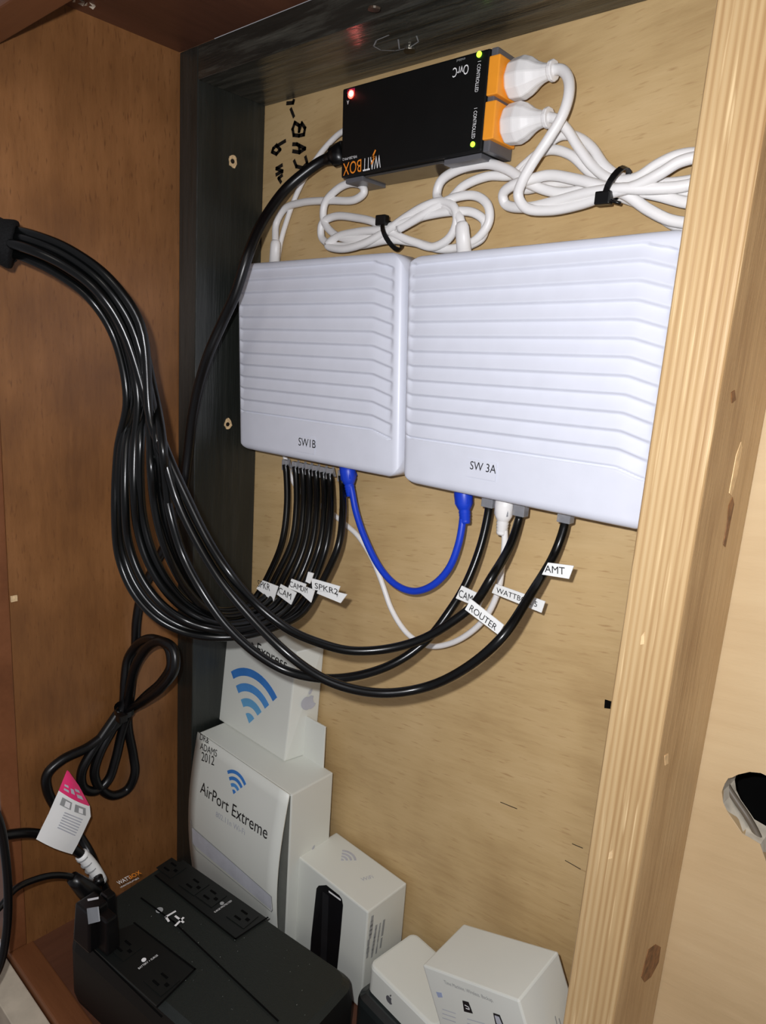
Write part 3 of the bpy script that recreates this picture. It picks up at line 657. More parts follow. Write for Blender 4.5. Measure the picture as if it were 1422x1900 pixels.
P = pxpath([(222,1318,-.30),(200,1350,-.30),(172,1392,-.30),(152,1430,-.30),(154,1460,-.30),(176,1468,-.30),(200,1448,-.30),(214,1410,-.30),(226,1360,-.30),(240,1322,-.30),(268,1300,-.30),(300,1275,-.295),(324,1240,-.29),(322,1205,-.285),(300,1190,-.29),(275,1200,-.295),(252,1235,-.30),(240,1280,-.30),(234,1318,-.30)])
TUBE('surplus_loop', P, RC, 'blackcord', o, 12)
tq = onX(231,1316,XL+.045)
def knot_tie():
    t = thing('cable_tie', 'black cable tie pinching the black cord coil at the left', 'cable tie', tq, 'black cable ties')
    V = [];F = []
    for i in range(16):
        a = 2*math.pi*i/16; p = tq+Vector((.034*math.cos(a)*.75, .034*math.cos(a)*.75*-.6+.0, .0))+Vector((0.6, .75, 0))*(.022*math.sin(a))
        V += [p+Vector((0,0,-.006)), p+Vector((0,0,.006))]
    F = [(2*i, 2*((i+1)%16), 2*((i+1)%16)+1, 2*i+1) for i in range(16)]
    ME('band', V, F, 'blackcord', t); BOX('locking_head', boxaa(tq.x+.018,tq.x+.036,tq.y-.03,tq.y-.012,tq.z-.009,tq.z+.007), 'blackcord', t, .002)
knot_tie()
# ================================================================== BATTERY BACKUP UNIT
ZU = -1.09
u_bl, u_br, u_fl = onZ(328,1580,ZU), onZ(668,1812,ZU), onZ(108,1702,ZU)
ex = (u_br-u_bl).normalized(); ey = Vector((-ex.y, ex.x, 0)); D = (u_bl-u_fl).dot(ey); LU = (u_br-u_bl).length
ups = thing('battery_backup', 'large black battery backup unit with outlet rows lying on the cabinet floor', 'battery backup', (u_bl+u_br)/2-ey*D/2+Vector((0,0,ZF-ZU)))
def uf(a, b, h=0.0): return u_bl-ey*D+ex*a+ey*b+Vector((0, 0, h))
prof = [(.004,ZF-ZU+.0015,.012),(.0,ZF-ZU+.02,.0),(.0,-.045,.0),(.004,-.012,.004),(.014,0,.012)]
rings = []
def rrect(x0, x1, y0, y1, r, z, n=5):
    P = []
    for cx, cy, a0 in ((x1-r,y1-r,0),(x0+r,y1-r,90),(x0+r,y0+r,180),(x1-r,y0+r,270)):
        for i in range(n+1):
            a = math.radians(a0+90*i/n); P.append(uf(cx+r*math.cos(a), cy+r*math.sin(a), z))
    return P
for ins, z, k in prof: rings.append(rrect(ins, LU-ins, ins, D-ins, .028, z))
V, F = loft(rings); 
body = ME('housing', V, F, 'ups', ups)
M['sideshade'] = mat('shaded_black_plastic', rgb(9,10,9), .5, spec=.3, noise=.05); body.data.materials.append(M['sideshade'])  # darker copy for the side faces, their shading put into the colour
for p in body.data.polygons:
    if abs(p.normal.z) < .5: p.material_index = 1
def ufpx(a, b): q = onZ(a, b, ZU)-uf(0, 0); return q.dot(ex), q.dot(ey)
def polyU(nm, pts, m, h=.0012, par=None): return extr(nm, [ufpx(*p) for p in pts], uf, m, par or ups, h)
def inv(a,b): return uf(a,b,0)
# raised centre ridge and two recessed outlet strips (dark plates with a proud rim)
polyU('socket_panel', [(340,1597),(494,1704),(437,1742),(288,1624)], 'upsdark', .0016)
polyU('socket_panel', [(248,1716),(360,1800),(292,1868),(160,1748)], 'upsdark', .0016)
strokes('seam', [[ufpx(*p) for p in ((288,1626),(437,1744),(497,1704))], [ufpx(*p) for p in ((262,1668),(322,1712),(516,1896))], [ufpx(*p) for p in ((249,1714),(362,1800),(292,1870))], [ufpx(*p) for p in ((138,1734),(160,1752),(300,1888))]], uf, .0035, 'slot', ups, .0022)
def ranges(x, y): return ufpx(x, y)
def outlet(cx, cy, par):
    a, b = ufpx(cx, cy)
    fr = extr('outlet', [(a-.024,b-.020),(a+.024,b-.020),(a+.024,b+.020),(a-.024,b+.020)], uf, 'upsdark', par, .0012, .0018)
    for nm, (x0,x1,y0,y1) in (('slot',(-.012,.004,.007,.011)), ('slot',(-.012,.004,-.011,-.007)), ('slot',(.010,.018,-.003,.003))):
        extr(nm, [(a+x0,b+y0),(a+x1,b+y0),(a+x1,b+y1),(a+x0,b+y1)], uf, 'slot', fr, .0006, .0031)
for p in ((318,1612),(360,1643),(392,1664),(450,1702)): outlet(*p, ups)
for p in ((232,1760),(300,1822)): outlet(*p, ups)
def utext(nm, s, px, dirpx, size, m, sx=1.0):
    q = onZ(px[0], px[1], ZU); u = (onZ(dirpx[0], dirpx[1], ZU)-q).normalized(); v = Vector((-u.y, u.x, 0))
    return TEXT(nm, s, lambda a, b, h=0: q+u*a+v*b+Vector((0, 0, h)), size, m, ups, .0026, sx=sx)
utext('brand_lettering', 'WATT', (221,1644), (262,1623), .017, 'whiteprint', .55)
utext('brand_lettering', 'BOX', (241,1634), (262,1623), .017, 'orangeprint', .75)
utext('fine_print', 'UNINTERRUPTIBLE', (224,1650), (266,1628), .006, 'whiteprint', .8)
utext('fine_print', 'SURGE PROTECTED', (399,1696), (434,1672), .006, 'whiteprint', .8)
utext('fine_print', 'BATTERY + SURGE', (258,1801), (290,1778), .006, 'whiteprint', .8)
disc('indicator_mark', onZ(267,1783,ZU)+Vector((0,0,.002)), (0,0,1), .0042, 'whiteprint', ups, .0008)
disc('indicator_mark', onZ(412,1678,ZU)+Vector((0,0,.002)), (0,0,1), .0042, 'greyprint', ups, .0008)
sym = [[(308,1703),(325,1693)], [(308,1703),(313,1711)], [(326,1702),(334,1708)], [(340,1705),(326,1719)], [(334,1708),(340,1713)]]
strokes('button_marks', [[ufpx(*p) for p in l] for l in sym], uf, .0042, 'whiteprint', ups, .0024)
disc('power_button', onZ(296,1690,ZU)+Vector((0,0,.001)), (0,0,1), .007, 'greyprint', ups, .0012)
for i in range(26):
    a = random.uniform(.15, .95)*LU; b = random.uniform(.05, .95)*D
    s_ = random.uniform(.0008, .0018)
M['dust'] = mat('dust_speck', rgb(120,125,118), .9)
V, F = [], []
for i in range(60):
    a = random.uniform(.1, .97)*LU; b = random.uniform(.05, .95)*D; s_ = random.uniform(.0006, .0014); k = len(V)
    V += [uf(a,b,.0003), uf(a+s_,b,.0003), uf(a+s_,b+s_,.0012), uf(a,b+s_*1.4,.0006)]; F.append((k,k+1,k+2,k+3))
dd = ME('dust', V, F, 'dust', ups); dd['kind'] = 'stuff'
# plugs standing in the unit
def block(nm, pa, pb, w, h0, m, par, dep=.03):
    pass
def upz(px, py, h): return onZ(px, py, ZU+h)
# cord 1: coming from the left edge with the warning tag
P = [onX(-60,1560,XL+.12), onX(0,1551,XL+.10), onX(60,1546,XL+.08), onX(110,1560,XL+.08), onX(150,1585,XL+.09), onX(178,1618,XL+.10), onX(196,1655,XL+.11), onX(206,1690,XL+.12)]
o = thing('power_cable', 'black power cord with the white and magenta warning tag by the left wall', 'power cord', P[1], 'black power cords')
TUBE('jacket', P, .0095, 'blackcord', o, 12)
pa = onX(204,1672,XL+.12); 
def plugbody(par, c, w, d, h, yaw, m='blackcord', bev=.004):
    cy, sy = math.cos(yaw), math.sin(yaw); P = []
    for z in (0, h):
        for x, y in ((-w,-d),(w,-d),(w,d),(-w,d)):
            k = 1-.18*(z > 0); P.append(Vector((c[0]+(x*cy-y*sy)*k, c[1]+(x*sy+y*cy)*k, c[2]+z)))
    return BOX('plug', P, m, par, bev, 2)
yawU = math.atan2(ex.y, ex.x)
c1 = onZ(199,1756,ZU+.002); plugbody(o, c1, .020, .014, .070, yawU)
M['sleeve'] = M['paper']
seg = smooth_path(P, 8)
sl_ = [p for p in seg if 0 <= 1]
def proj(p):
    d = p-O; cxyz = (d.x, -d.z, d.y); a = sum(R0[i]*cxyz[i] for i in range(3)); b = sum(R1[i]*cxyz[i] for i in range(3)); c_ = sum(R2[i]*cxyz[i] for i in range(3))
    return a/c_*FPX+711, b/c_*FPX+950
ss = [p for p in seg if 146 < proj(p)[0] < 190]
sv = TUBE('label_sleeve', ss, .0125, 'paper', o, 12, raw=True)
for i in range(5):
    p = ss[0].lerp(ss[-1], (i+.5)/5); nxt = (ss[-1]-ss[0]).normalized()
    V, F = tube_data([p-nxt*.0012, p+nxt*.0012], .0132, 12); ME('printed_line', V, F, 'greyprint', sv)
# warning tag folded over the cord
def tagpt(a, b, d=0): return onX(a, b, XL+.105+d)
TG = [(67,1557),(134,1585),(167,1512),(165,1497),(124,1430),(100,1500)]
top_ = [(124,1430),(165,1492),(164,1494),(108,1468)]
def curved_tag():
    rows = [((124,1430),(128,1433)), ((117,1447),(146,1459)), ((109,1467),(166,1496)), ((100,1487),(168,1516)), ((90,1510),(156,1542)), ((78,1534),(144,1567)), ((67,1557),(134,1585))]
    V, F = [], []; nn = 6
    for r, (l, rr) in enumerate(rows):
        for i in range(nn+1):
            t = i/nn; bow = .010*math.sin(math.pi*t)-.004*r; sag = 3*math.sin(math.pi*t)
            V.append(tagpt(l[0]+(rr[0]-l[0])*t, l[1]+(rr[1]-l[1])*t+sag*(r > 1), bow*.6+.012))
    k = nn+1; n = len(V); V += [v+Vector((-.0012,.0012,0)) for v in V]
    FW, FM = [], []
    for r in range(len(rows)-1):
        for i in range(nn):
            f_ = (r*k+i, r*k+i+1, (r+1)*k+i+1, (r+1)*k+i); (FM if r < 2 else FW).append(f_); (FM if r < 2 else FW).append(tuple(j+n for j in f_))
    t = ME('warning_tag', V, FW, 'paper', o, True); t['label'] = 'white paper tag with a magenta corner'
    ME('magenta_corner', V, FM, 'magenta', t, True)
    def tp(a, b, h=.002):
        # a across 0..1, b down 0..6 rows
        r = min(5, int(b)); fr = b-r; i = min(nn-1, int(a*nn)); fa = a*nn-i
        p = (V[r*k+i]*(1-fa)+V[r*k+i+1]*fa)*(1-fr)+(V[(r+1)*k+i]*(1-fa)+V[(r+1)*k+i+1]*fa)*fr
        return p+Vector((.8, -.6, 0))*h
    def tq_(nm, a0, a1, b0, b1, m, h=.002):
        ME(nm, [tp(a0,b0,h), tp(a1,b0,h), tp(a1,b1,h), tp(a0,b1,h)], [(0,1,2,3)], m, t)
    tq_('printed_block', .16, .46, 2.25, 2.95, M['greyprint']); tq_('printed_block', .56, .88, 2.25, 2.95, M['greyprint'])
    tq_('hologram', .28, .42, 2.35, 2.85, M['whiteprint'], .0026); tq_('hologram', .68, .80, 2.4, 2.85, M['whiteprint'], .0026)
    for j in range(7): tq_('printed_line', .34, .84, 3.25+j*.19, 3.33+j*.19, M['palegrey'])
    for a0, a1, b0, b1 in ((.15,.35,1.2,1.35),(.15,.35,1.5,1.65),(.45,.60,1.3,1.6),(.68,.9,1.2,1.35),(.68,.9,1.5,1.7)): tq_('printed_mark', a0, a1, b0, b1, M['palegrey'])
curved_tag()
# cord 2: thin lead to the corner plug
P = [onX(-40,1720,XL+.16), onX(0,1683,XL+.15), onX(28,1650,XL+.14), (onX(65,1632,XL+.13)), onX(105,1624,XL+.12), onX(140,1630,XL+.12), onX(160,1650,XL+.125)]
o = thing('power_cable', 'thin black lead curving from the left edge to the corner plug', 'power cord', P[1], 'black power cords')
TUBE('jacket', P, .0062, 'blackcord', o, 10)
c2 = onZ(172,1742,ZU+.002)
pb = plugbody(o, c2, .026, .024, .080, yawU)
A = onX(134,1628,XL+.12); B = onX(172,1660,XL+.13); V, F = tube_data([A, A.lerp(B,.3), A.lerp(B,.6), B], lambda t: .012+.010*t, 12); ME('strain_relief', V, F, 'blackcord', pb, True)
gq = [(161,1686),(181,1683),(184,1710),(164,1715)]
vv = [onY(a, b, c2.y-.0262) for a, b in gq]; ME('grey_patch', vv+[v+Vector((0,.002,0)) for v in vv], [(0,1,2,3),(7,6,5,4),(0,4,5,1),(1,5,6,2),(2,6,7,3),(3,7,4,0)], 'greyclip', pb)
vv = [onY(a, b, c2.y-.0262) for a, b in ((162,1668),(183,1664),(183,1668),(163,1672))]; ME('white_mark', vv, [(0,1,2,3)], 'whiteprint', pb)
c3 = onZ(228,1722,ZU+.002); 
# the tied cord's plug
oo = bpy.data.objects['power_cable.002'] if 'power_cable.002' in bpy.data.objects else o
plugbody(oo, onZ(192,1722,ZU+.002)+Vector((0,.01,0)), .014, .012, .072, yawU)
# cord 3: vertical lead at the left edge
P = [onX(-25,1470,XL+.2), onX(0,1530,XL+.2), onX(10,1590,XL+.2), onX(15,1660,XL+.2), onX(12,1730,XL+.2), onX(0,1790,XL+.2), onX(-30,1850,XL+.2)]
o = thing('power_cable', 'black lead hanging down the left picture edge in front of the others', 'power cord', P[1], 'black power cords')
TUBE('jacket', P, .0072, 'blackcord', o, 10)
# ================================================================== BOXES
def wifi(par, f, cx, cy, s, mats, w=.36, spread=.72):
    for i, r in enumerate((.33, .62, .92)):
        extr('signal_arc', arc_band(cx, cy, (r-.0)*s*1.0, (r+.155)*s, math.pi/2-spread, math.pi/2+spread), f, mats[min(i+1, len(mats)-1)], par, .0006, .0004)
    extr('signal_dot', arc_band(cx, cy, .0*s+.0001, .20*s, math.pi/2-spread, math.pi/2+spread, 6), f, mats[0], par, .0006, .0004)
def apple(par, f, cx, cy, s, m):
    pts = []
    for i in range(40):
        t = 2*math.pi*i/40; r = .5*(1+.10*math.cos(2*(t-math.pi/2))*-1)
        x, y = r*math.cos(t)*.92, r*math.sin(t)*1.0
        if abs(x) < .16 and y > 0: y -= .09*(1-abs(x)/.16)
        if abs(x) < .12 and y < 0: y += .05*(1-abs(x)/.12)
        if x > 0 and abs(y-.08) < .24: x -= (.20*math.sqrt(max(0, 1-((y-.08)/.24)**2)))
        pts.append((cx+x*s, cy+y*s))
    extr('fruit_emblem', pts, f, m, par, .0006, .0004)
    extr('emblem_leaf', [(cx+.02*s,cy+.52*s),(cx+.02*s,cy+.66*s),(cx+.12*s,cy+.80*s),(cx+.25*s,cy+.86*s),(cx+.24*s,cy+.70*s),(cx+.14*s,cy+.56*s)], f, m, par, .0006, .0004)
def frame_on(P, u, v):
    P, u, v = Vector(P), Vector(u).normalized(), Vector(v).normalized(); n = u.cross(v).normalized()
    return lambda a, b, h=0.0: P+u*a+v*b+n*h
def loc2(q, P, u, v): d = Vector(q)-Vector(P); return d.dot(u), d.dot(v)
# --- large box
ZA = -.87
a_fl, a_fr, a_br = onZ(366,1359,ZA), onZ(537,1475,ZA), onZ(621,1435,ZA)
xa0, xa1 = max(a_fl.x, XP+.012), (a_fr.x+a_br.x)/2; ya0, ya1 = (a_fl.y+a_fr.y)/2, a_br.y
bx = thing('router_box', 'large white router carton marked 2012 standing between post and small upright box', 'box', ((xa0+xa1)/2, (ya0+ya1)/2, ZF))
BOX('carton', boxaa(xa0+.003, xa1, ya0+.004, ya1, ZF+.001, ZA), 'card', bx, .003, 2)
Ha = ZA-ZF
def frontA(a, b, h=0.0):
    """a 0..W from left, b 0..H from bottom; the loose front panel bellies out toward the bottom"""
    t = max(0.0, 1-b/Ha); W = xa1-xa0
    bow = .021*max(0.0, math.sin(min(1, t)*math.pi*.95))+.008*math.sin(math.pi*min(1,max(0,a/W)))*t
    return Vector((xa0+a-.005*t, ya0-bow-h, ZF+b+.001))
V, F = [], []; NA, NB = 10, 14
for j in range(NB+1):
    for i in range(NA+1): V.append(frontA((xa1-xa0-.004)*i/NA, Ha*j/NB*.999))
n = len(V); V += [v+Vector((0, .003, 0)) for v in V]
for j in range(NB):
    for i in range(NA):
        a = j*(NA+1)+i; F += [(a, a+1, a+NA+2, a+NA+1), (a+n, a+NA+1+n, a+NA+2+n, a+1+n)]
rim = list(range(NA+1))+[j*(NA+1)+NA for j in range(1, NB+1)]+[NB*(NA+1)+i for i in range(NA-1, -1, -1)]+[j*(NA+1) for j in range(NB-1, 0, -1)]
for i in range(len(rim)): a, b = rim[i], rim[(i+1) % len(rim)]; F.append((a, a+n, b+n, b))
fp = ME('front_panel', V, F, 'card', bx, True)
BOX('gap_shade', boxaa(xa0+.006, xa1-.003, ya0+.0032, ya0+.0039, ZF+.002, ZA-.004), 'gapshade', bx); fp['label'] = 'loose front panel bulging forward'  # dark sheet that paints the shade behind the loose panel
def apx(x, y):
    # find panel coords for a pixel by a few fixed point steps
    a, b = .1, .2
    yy = ya0
    for _ in range(12):
        q = onY(x, y, yy); b = q.z-ZF; t = 1-b/Ha; a = q.x-xa0+.005*t; yy = frontA(a, max(0, b)).y
    return a, b
p0 = apx(372,1470); p1 = apx(496,1558); sc_ = 1.0
def seg_frame(p0, p1, surf):
    dx, dy = p1[0]-p0[0], p1[1]-p0[1]; L = math.hypot(dx, dy); dx /= L; dy /= L
    return L, (lambda a, b, h=0.0: surf(p0[0]+dx*a-dy*b, p0[1]+dy*a+dx*b, h))
def fit_text(nm, s, p0, p1, surf, m, par, aspect=1.0, h=.0012, **kw):
    L, f = seg_frame(p0, p1, surf)
    cu = bpy.data.curves.new('t', 'FONT'); cu.body = s; cu.size = 1; ob = bpy.data.objects.new('t', cu); me = ob.to_mesh(); w = max(v.co.x for v in me.vertices); ob.to_mesh_clear(); bpy.data.objects.remove(ob); bpy.data.curves.remove(cu)
    size = L/w; return TEXT(nm, s, f, size*aspect, m, par, h, sx=1/aspect, **kw)
fit_text('lettering', 'AirPort Extreme', p0, p1, frontA, 'ink', fp, 1.12)
fit_text('fine_print', '802.11n Wi-Fi', apx(401,1515), apx(455,1550), frontA, 'palegrey', fp)
cA = apx(434,1474); wifi(fp, frontA, cA[0], cA[1], .047, ['blueprint1','blueprint2','blueprint1','blueprint1'])
for (s, a, b) in (('DR&', (371,1372), (388,1381)), ('ADAMS', (372,1390), (403,1405)), ('2012', (374,1411), (398,1421))):
    fit_text('handwriting', s, apx(*a), apx(*b), frontA, 'ink', fp, 1.15)
def dens(pl, n=8):
    o_ = []
    for (x0, y0), (x1, y1) in zip(pl[:-1], pl[1:]): o_ += [(x0+(x1-x0)*i/n, y0+(y1-y0)*i/n) for i in range(n)]
    return o_+[pl[-1]]
oln = [(355,1521),(358,1535),(505,1664),(507,1688),(505,1692),(365,1577),(356,1558),(355,1521)]
strokes('product_outline', [[apx(*p) for p in dens(oln)]], frontA, .0018, 'greyprint', fp, .0016)
V, F = [], []; top_l, bot_l = [(357,1536),(504,1664)], [(358,1566),(505,1690)]
for i in range(13):
    t_ = i/12
    for j in range(4):
        s_ = j/3; x = (top_l[0][0]*(1-t_)+top_l[1][0]*t_)*(1-s_)+(bot_l[0][0]*(1-t_)+bot_l[1][0]*t_)*s_; y = (top_l[0][1]*(1-t_)+top_l[1][1]*t_)*(1-s_)+(bot_l[0][1]*(1-t_)+bot_l[1][1]*t_)*s_
        a_, b_ = apx(x, y); V.append(frontA(a_, b_, .0009))
for i in range(12):
    for j in range(3): k_ = i*4+j; F.append((k_, k_+1, k_+5, k_+4))
ME('product_picture', V, F, mat('pale_lilac_print', rgb(198,200,208), .4), fp)
# raised lid flap at the back
q = onY(604,1349,ya1-.004)
BOX('lid_flap', boxaa(xa0+.05, q.x, ya1-.005, ya1-.001, ZA-.001, q.z), 'card', bx, .0012)
fS = lambda a, b, h=0.0: Vector((xa1+h, a, b))
q = onX(578,1590,xa1); apple(bx, fS, q.y, q.z, .03, 'palegrey')
# --- small upright box on top
e_b = onZ(528,1414,ZA); xe1, ye0 = e_b.x, e_b.y; e_bl = onZ(404,1338,ZA)
e_t = onX(551,1210,xe1); xe0 = onY(404,1338,ye0).x
lean = e_t.y-ye0; he = e_t.z-ZA; dpe = onZ(585,1393,ZA).y-ye0; dpe = max(.06, min(dpe, ya1-.012-ye0))
vE = Vector((0, lean, he)); uE = Vector((1, 0, 0)); dE = Vector((0, he, -lean)).normalized()*dpe
B0 = Vector((xe0, ye0, ZA+.0006)); wE = xe1-xe0
print('EXPRESS', xe0, xe1, ye0, lean, he, dpe)
ebx = thing('router_box', 'small white router carton standing on top of the large carton', 'box', B0+Vector((wE/2, dpe/2, 0)))
c8 = [B0, B0+uE*wE, B0+uE*wE+Vector((0, dpe, 0)), B0+Vector((0, dpe, 0))]; top8 = [p+vE for p in c8]; top8[2] = onY(602,1197,-.006); top8[3] = Vector((top8[3].x, -.006, top8[3].z)); c8[2] = onZ(585,1394,ZA+.0006)
BOX('carton', c8+top8, 'card', ebx, .003, 2)
vn = vE.normalized(); fE = lambda a, b, h=0.0: B0+uE*a+vn*b+Vector((0, -1, 0))*(h+.0)
def epx(x, y):
    yy = ye0
    for _ in range(10): q = onY(x, y, yy); b = (q.z-B0.z)/vn.z; yy = ye0+vn.y*b
    return q.x-B0.x, b
cE = epx(463,1342)
# blue signal arcs by pixel-measured sizes
r3 = math.dist(epx(463,1342), epx(484,1251)); 
wifi(ebx, fE, cE[0], cE[1], r3*.92, ['blueprint3','blueprint3','blueprint2','blueprint1'])
fit_text('lettering', 'AirPort Express', epx(419,1178), epx(532,1243), fE, 'ink', ebx, 1.05)
uS = (c8[2]-c8[1]+top8[2]-top8[1]).normalized(); vS = (top8[1]-c8[1]); vS = (vS-uS*vS.dot(uS)).normalized(); nS = uS.cross(vS); mS = (c8[1]+c8[2]+top8[1]+top8[2])/4
d_ = ray(571,1302); q = O+d_*((mS-O).dot(nS)/d_.dot(nS)); apple(ebx, plane_frame(q+nS*.0045, uS, vS), 0, 0, .036, 'palegrey')
# --- box with the black device picture
ZT = -1.03
t_fl, t_fr, t_br, t_bl = onZ(552,1588,ZT), onZ(683,1693,ZT), onZ(761,1643,ZT), onZ(629,1546,ZT)
tb = thing('device_box', 'white carton with a tall black device pictured on its front, standing behind the battery unit', 'box', (t_fl+t_br)/2+Vector((0,0,ZF-ZT)))
u = (t_fr-t_fl); u.z = 0; W = u.length; u.normalize(); v = Vector((-u.y, u.x, 0)); Dp = min((t_br-t_fr).dot(v), -.004-t_fr.y)
def tp(a, b, z): return Vector((t_fl.x, t_fl.y, 0))+u*a+v*b+Vector((0, 0, z))
print('TC', t_fl, t_fr, W, Dp)
BOX('carton', [tp(0,0,ZF+.001), tp(W,0,ZF+.001), tp(W,Dp,ZF+.001), tp(0,Dp,ZF+.001), tp(0,0,ZT), tp(W,0,ZT), tp(W,Dp,ZT), tp(0,Dp,ZT)], 'card', tb, .003, 2)
fT = lambda a, b, h=0.0: tp(a, -h, b)
def tpx(x, y):
    q = onY(x, y, t_fl.y)
    for _ in range(8):
        a = (q-Vector((t_fl.x, t_fl.y, 0))).dot(u); q = onY(x, y, t_fl.y+u.y*a)
    return a, q.z
M['devblack'] = mat('black_print', rgb(20,20,22), .3); M['devblack2'] = mat('dark_grey_print', rgb(36,36,38), .3)
extr('device_picture', [tpx(*p) for p in ((588,1648),(592,1643),(606,1642),(630,1661),(635,1668),(637,1680),(632,1740),(626,1800),(622,1830),(572,1830),(578,1740))], fT, 'devblack', tb, .0006, .0002)
extr('device_highlight', [tpx(*p) for p in ((600,1654),(611,1662),(606,1795),(595,1790))], fT, 'devblack2', tb, .0004, .0008)
extr('status_bar', [tpx(*p) for p in ((611,1652),(633,1668),(633,1671),(611,1655))], fT, 'whiteprint', tb, .0004, .0008)
fTt = lambda a, b, h=0.0: tp(a, b, ZT+h)
def ttp(x, y): q = onZ(x, y, ZT)-Vector((t_fl.x, t_fl.y, 0)); return q.dot(u), q.dot(v)
c_ = ttp(633,1597); 
def fTr(a, b, h=0.0): return fTt(a, b, h)
wifi(tb, fTt, c_[0], c_[1], .030, ['palegrey','palegrey','palegrey','palegrey'])
fit_text('fine_print', 'WiFi', ttp(672,1636), ttp(694,1630), fTt, 'palegrey', tb)
fTs = lambda a, b, h=0.0: tp(W+h, a, b)
def tsx(x, y):
    xx = tp(W, 0, 0).x; q = onX(x, y, xx); return q.y-tp(W, 0, 0).y, q.z
for l0, l1, w_, n_ in (((691,1700),(686,1742),.009,5), ((698,1716),(689,1776),.006,8), ((705,1712),(697,1768),.004,9), ((712,1706),(704,1764),.006,2), ((684,1744),(681,1776),.007,4)):
    for i in range(n_):
        a_, b_ = (i+random.uniform(.02,.2))/n_, (i+random.uniform(.65,.98))/n_
        strokes('printed_mark', [[tsx(l0[0]+(l1[0]-l0[0])*s_, l0[1]+(l1[1]-l0[1])*s_) for s_ in (a_, b_)]], fTs, w_*random.uniform(.6,1.1), 'greyprint', tb, .0008)
# --- black device and small slab box
ZS = -1.10
s_l, s_b, s_f = onZ(683,1787,ZS), onZ(768,1727,ZS), onZ(775,1895,ZS)
v = (s_b-s_l).normalized(); u = Vector((v.y, -v.x, 0)); D_ = (s_b-s_l).length; D_ = min(D_, -.006-s_l.y); Wd = .17
def slab(x0, x1, y0, y1, r, zs, o0=s_l, u=u, v=v, n=6):
    rings = []
    for z, ins in zs:
        P = []
        for cx, cy, a0 in ((x1-r,y1-r,0),(x0+r,y1-r,90),(x0+r,y0+r,180),(x1-r,y0+r,270)):
            for i in range(n+1):
                a = math.radians(a0+90*i/n); P.append(Vector((o0.x, o0.y, 0))+u*(cx+(r-ins)*math.cos(a))+v*(cy+(r-ins)*math.sin(a))+Vector((0,0,z)))
        rings.append(P)
    return loft(rings)
V, F = slab(.0, Wd, .0, D_, .016, [(ZS-.058, .004), (ZS-.054, 0), (ZS-.005, 0), (ZS-.001, .002), (ZS, .006)])
o = ME('device_box', V, F, 'card'); tag(o, 'flat white rounded box with a small dark emblem lying on the black device', 'box')
q = onY(737,1866,s_l.y+ .0); a_ = (q-Vector((s_l.x, s_l.y, 0))).dot(u)
apple(o, lambda a, b, h=0.0: Vector((s_l.x, s_l.y, 0))+u*a-v*h+Vector((0,0,b)), .062, ZS-.03, .016, 'darkgrey')
V, F = slab(-.012, Wd+.03, -.02, D_*.9, .022, [(ZF+.001, .006), (ZF+.01, 0), (ZS-.075, 0), (ZS-.064, .003), (ZS-.0585, .014)])
M['glossblack'] = mat('gloss_black_plastic', rgb(34,38,38), .22, spec=.7)
o = ME('set_top_unit', V, F, 'glossblack'); tag(o, 'glossy black rounded device lying under the flat white box', 'device')
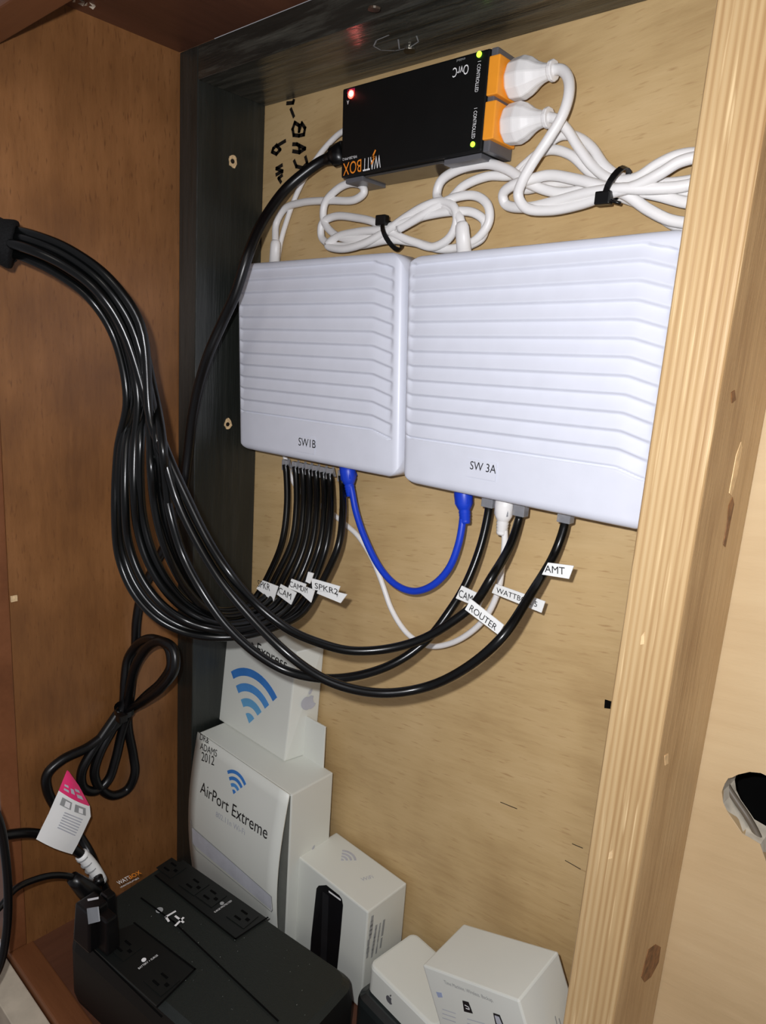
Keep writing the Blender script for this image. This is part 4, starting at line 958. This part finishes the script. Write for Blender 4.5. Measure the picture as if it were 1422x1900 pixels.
# --- tilted cube carton, lower right
RB = ((-0.4884,-0.1813,-1.1107), (-0.3084,-0.1926,-1.0339), (-0.3057,-0.0810,-1.0240), (-0.4856,-0.0697,-1.1009), (-0.5477,-0.1920,-0.9733), (-0.3677,-0.2032,-0.8965), (-0.3650,-0.0916,-0.8867), (-0.5449,-0.0804,-0.9635))
rb = thing('device_box', 'white cube shaped carton with small black icons, tilted beside the pine stud', 'box', sum((Vector(p) for p in RB[:4]), Vector())/4)
BOX('carton', [Vector(p) for p in RB], 'card', rb, .003, 2)
fl_, fr_, tl_, tr_ = Vector(RB[0]), Vector(RB[1]), Vector(RB[4]), Vector(RB[5])
uu = (tr_-tl_); dn = (fl_-tl_); WW, HH = uu.length, dn.length; uu.normalize(); vv_ = -dn.normalized(); nn_ = uu.cross(vv_).normalized()
fR = lambda a, b, h=0.0: tl_+uu*a+vv_*b+nn_*(h)
def rpx(x, y):
    d = ray(x, y); t = (tl_-O).dot(nn_)/d.dot(nn_); q = O+d*t-tl_; return q.dot(uu), q.dot(vv_)
fit_text('fine_print', 'Time Machine. Wireless. Backup.', rpx(826,1824), rpx(917,1859), fR, 'greyprint', rb, 1.15)
extr('picture_icon', [rpx(*p) for p in ((859,1856),(870,1859),(878,1880),(862,1876))], fR, 'ink', rb, .0006, .0003)
extr('picture_icon', [rpx(*p) for p in ((916,1879),(928,1883),(937,1906),(921,1902))], fR, 'ink', rb, .0006, .0003)
extr('icon_screen', [rpx(*p) for p in ((919,1883),(927,1886),(933,1901),(923,1898))], fR, 'palegrey', rb, .0006, .0009)
strokes('icon_screen', [[rpx(*p) for p in ((864,1864),(871,1868),(872,1872),(866,1870))]], fR, .0016, 'whiteprint', rb, .0012)
extr('picture_icon', [rpx(*p) for p in ((810,1840),(820,1842),(822,1850),(814,1850))], fR, mat('grey_blue_print', rgb(150,162,190), .5), rb, .0006, .0003)
for y0 in (1872, 1880, 1888): strokes('printed_line', [[rpx(822,y0),rpx(846,y0+8)]], fR, .0014, 'palegrey', rb, .0008)
for y0 in (1890, 1898): strokes('printed_line', [[rpx(868,y0),rpx(900,y0+9)]], fR, .0014, 'palegrey', rb, .0008)
d3 = Vector(RB[6])-tr_; W3 = d3.length; d3.normalize(); n3 = d3.cross(vv_).normalized()
fR2 = lambda a, b, h=0.0: tr_+d3*a+vv_*b+n3*h
def r2px(x, y):
    d = ray(x, y); t = (tr_-O).dot(n3)/d.dot(n3); q = O+d*t-tr_; return q.dot(d3), q.dot(vv_)
strokes('printed_mark', [[r2px(1030,1886),r2px(1033,1900)],[r2px(1037,1890),r2px(1040,1900)]], fR2, .002, 'greyprint', rb, .0008)
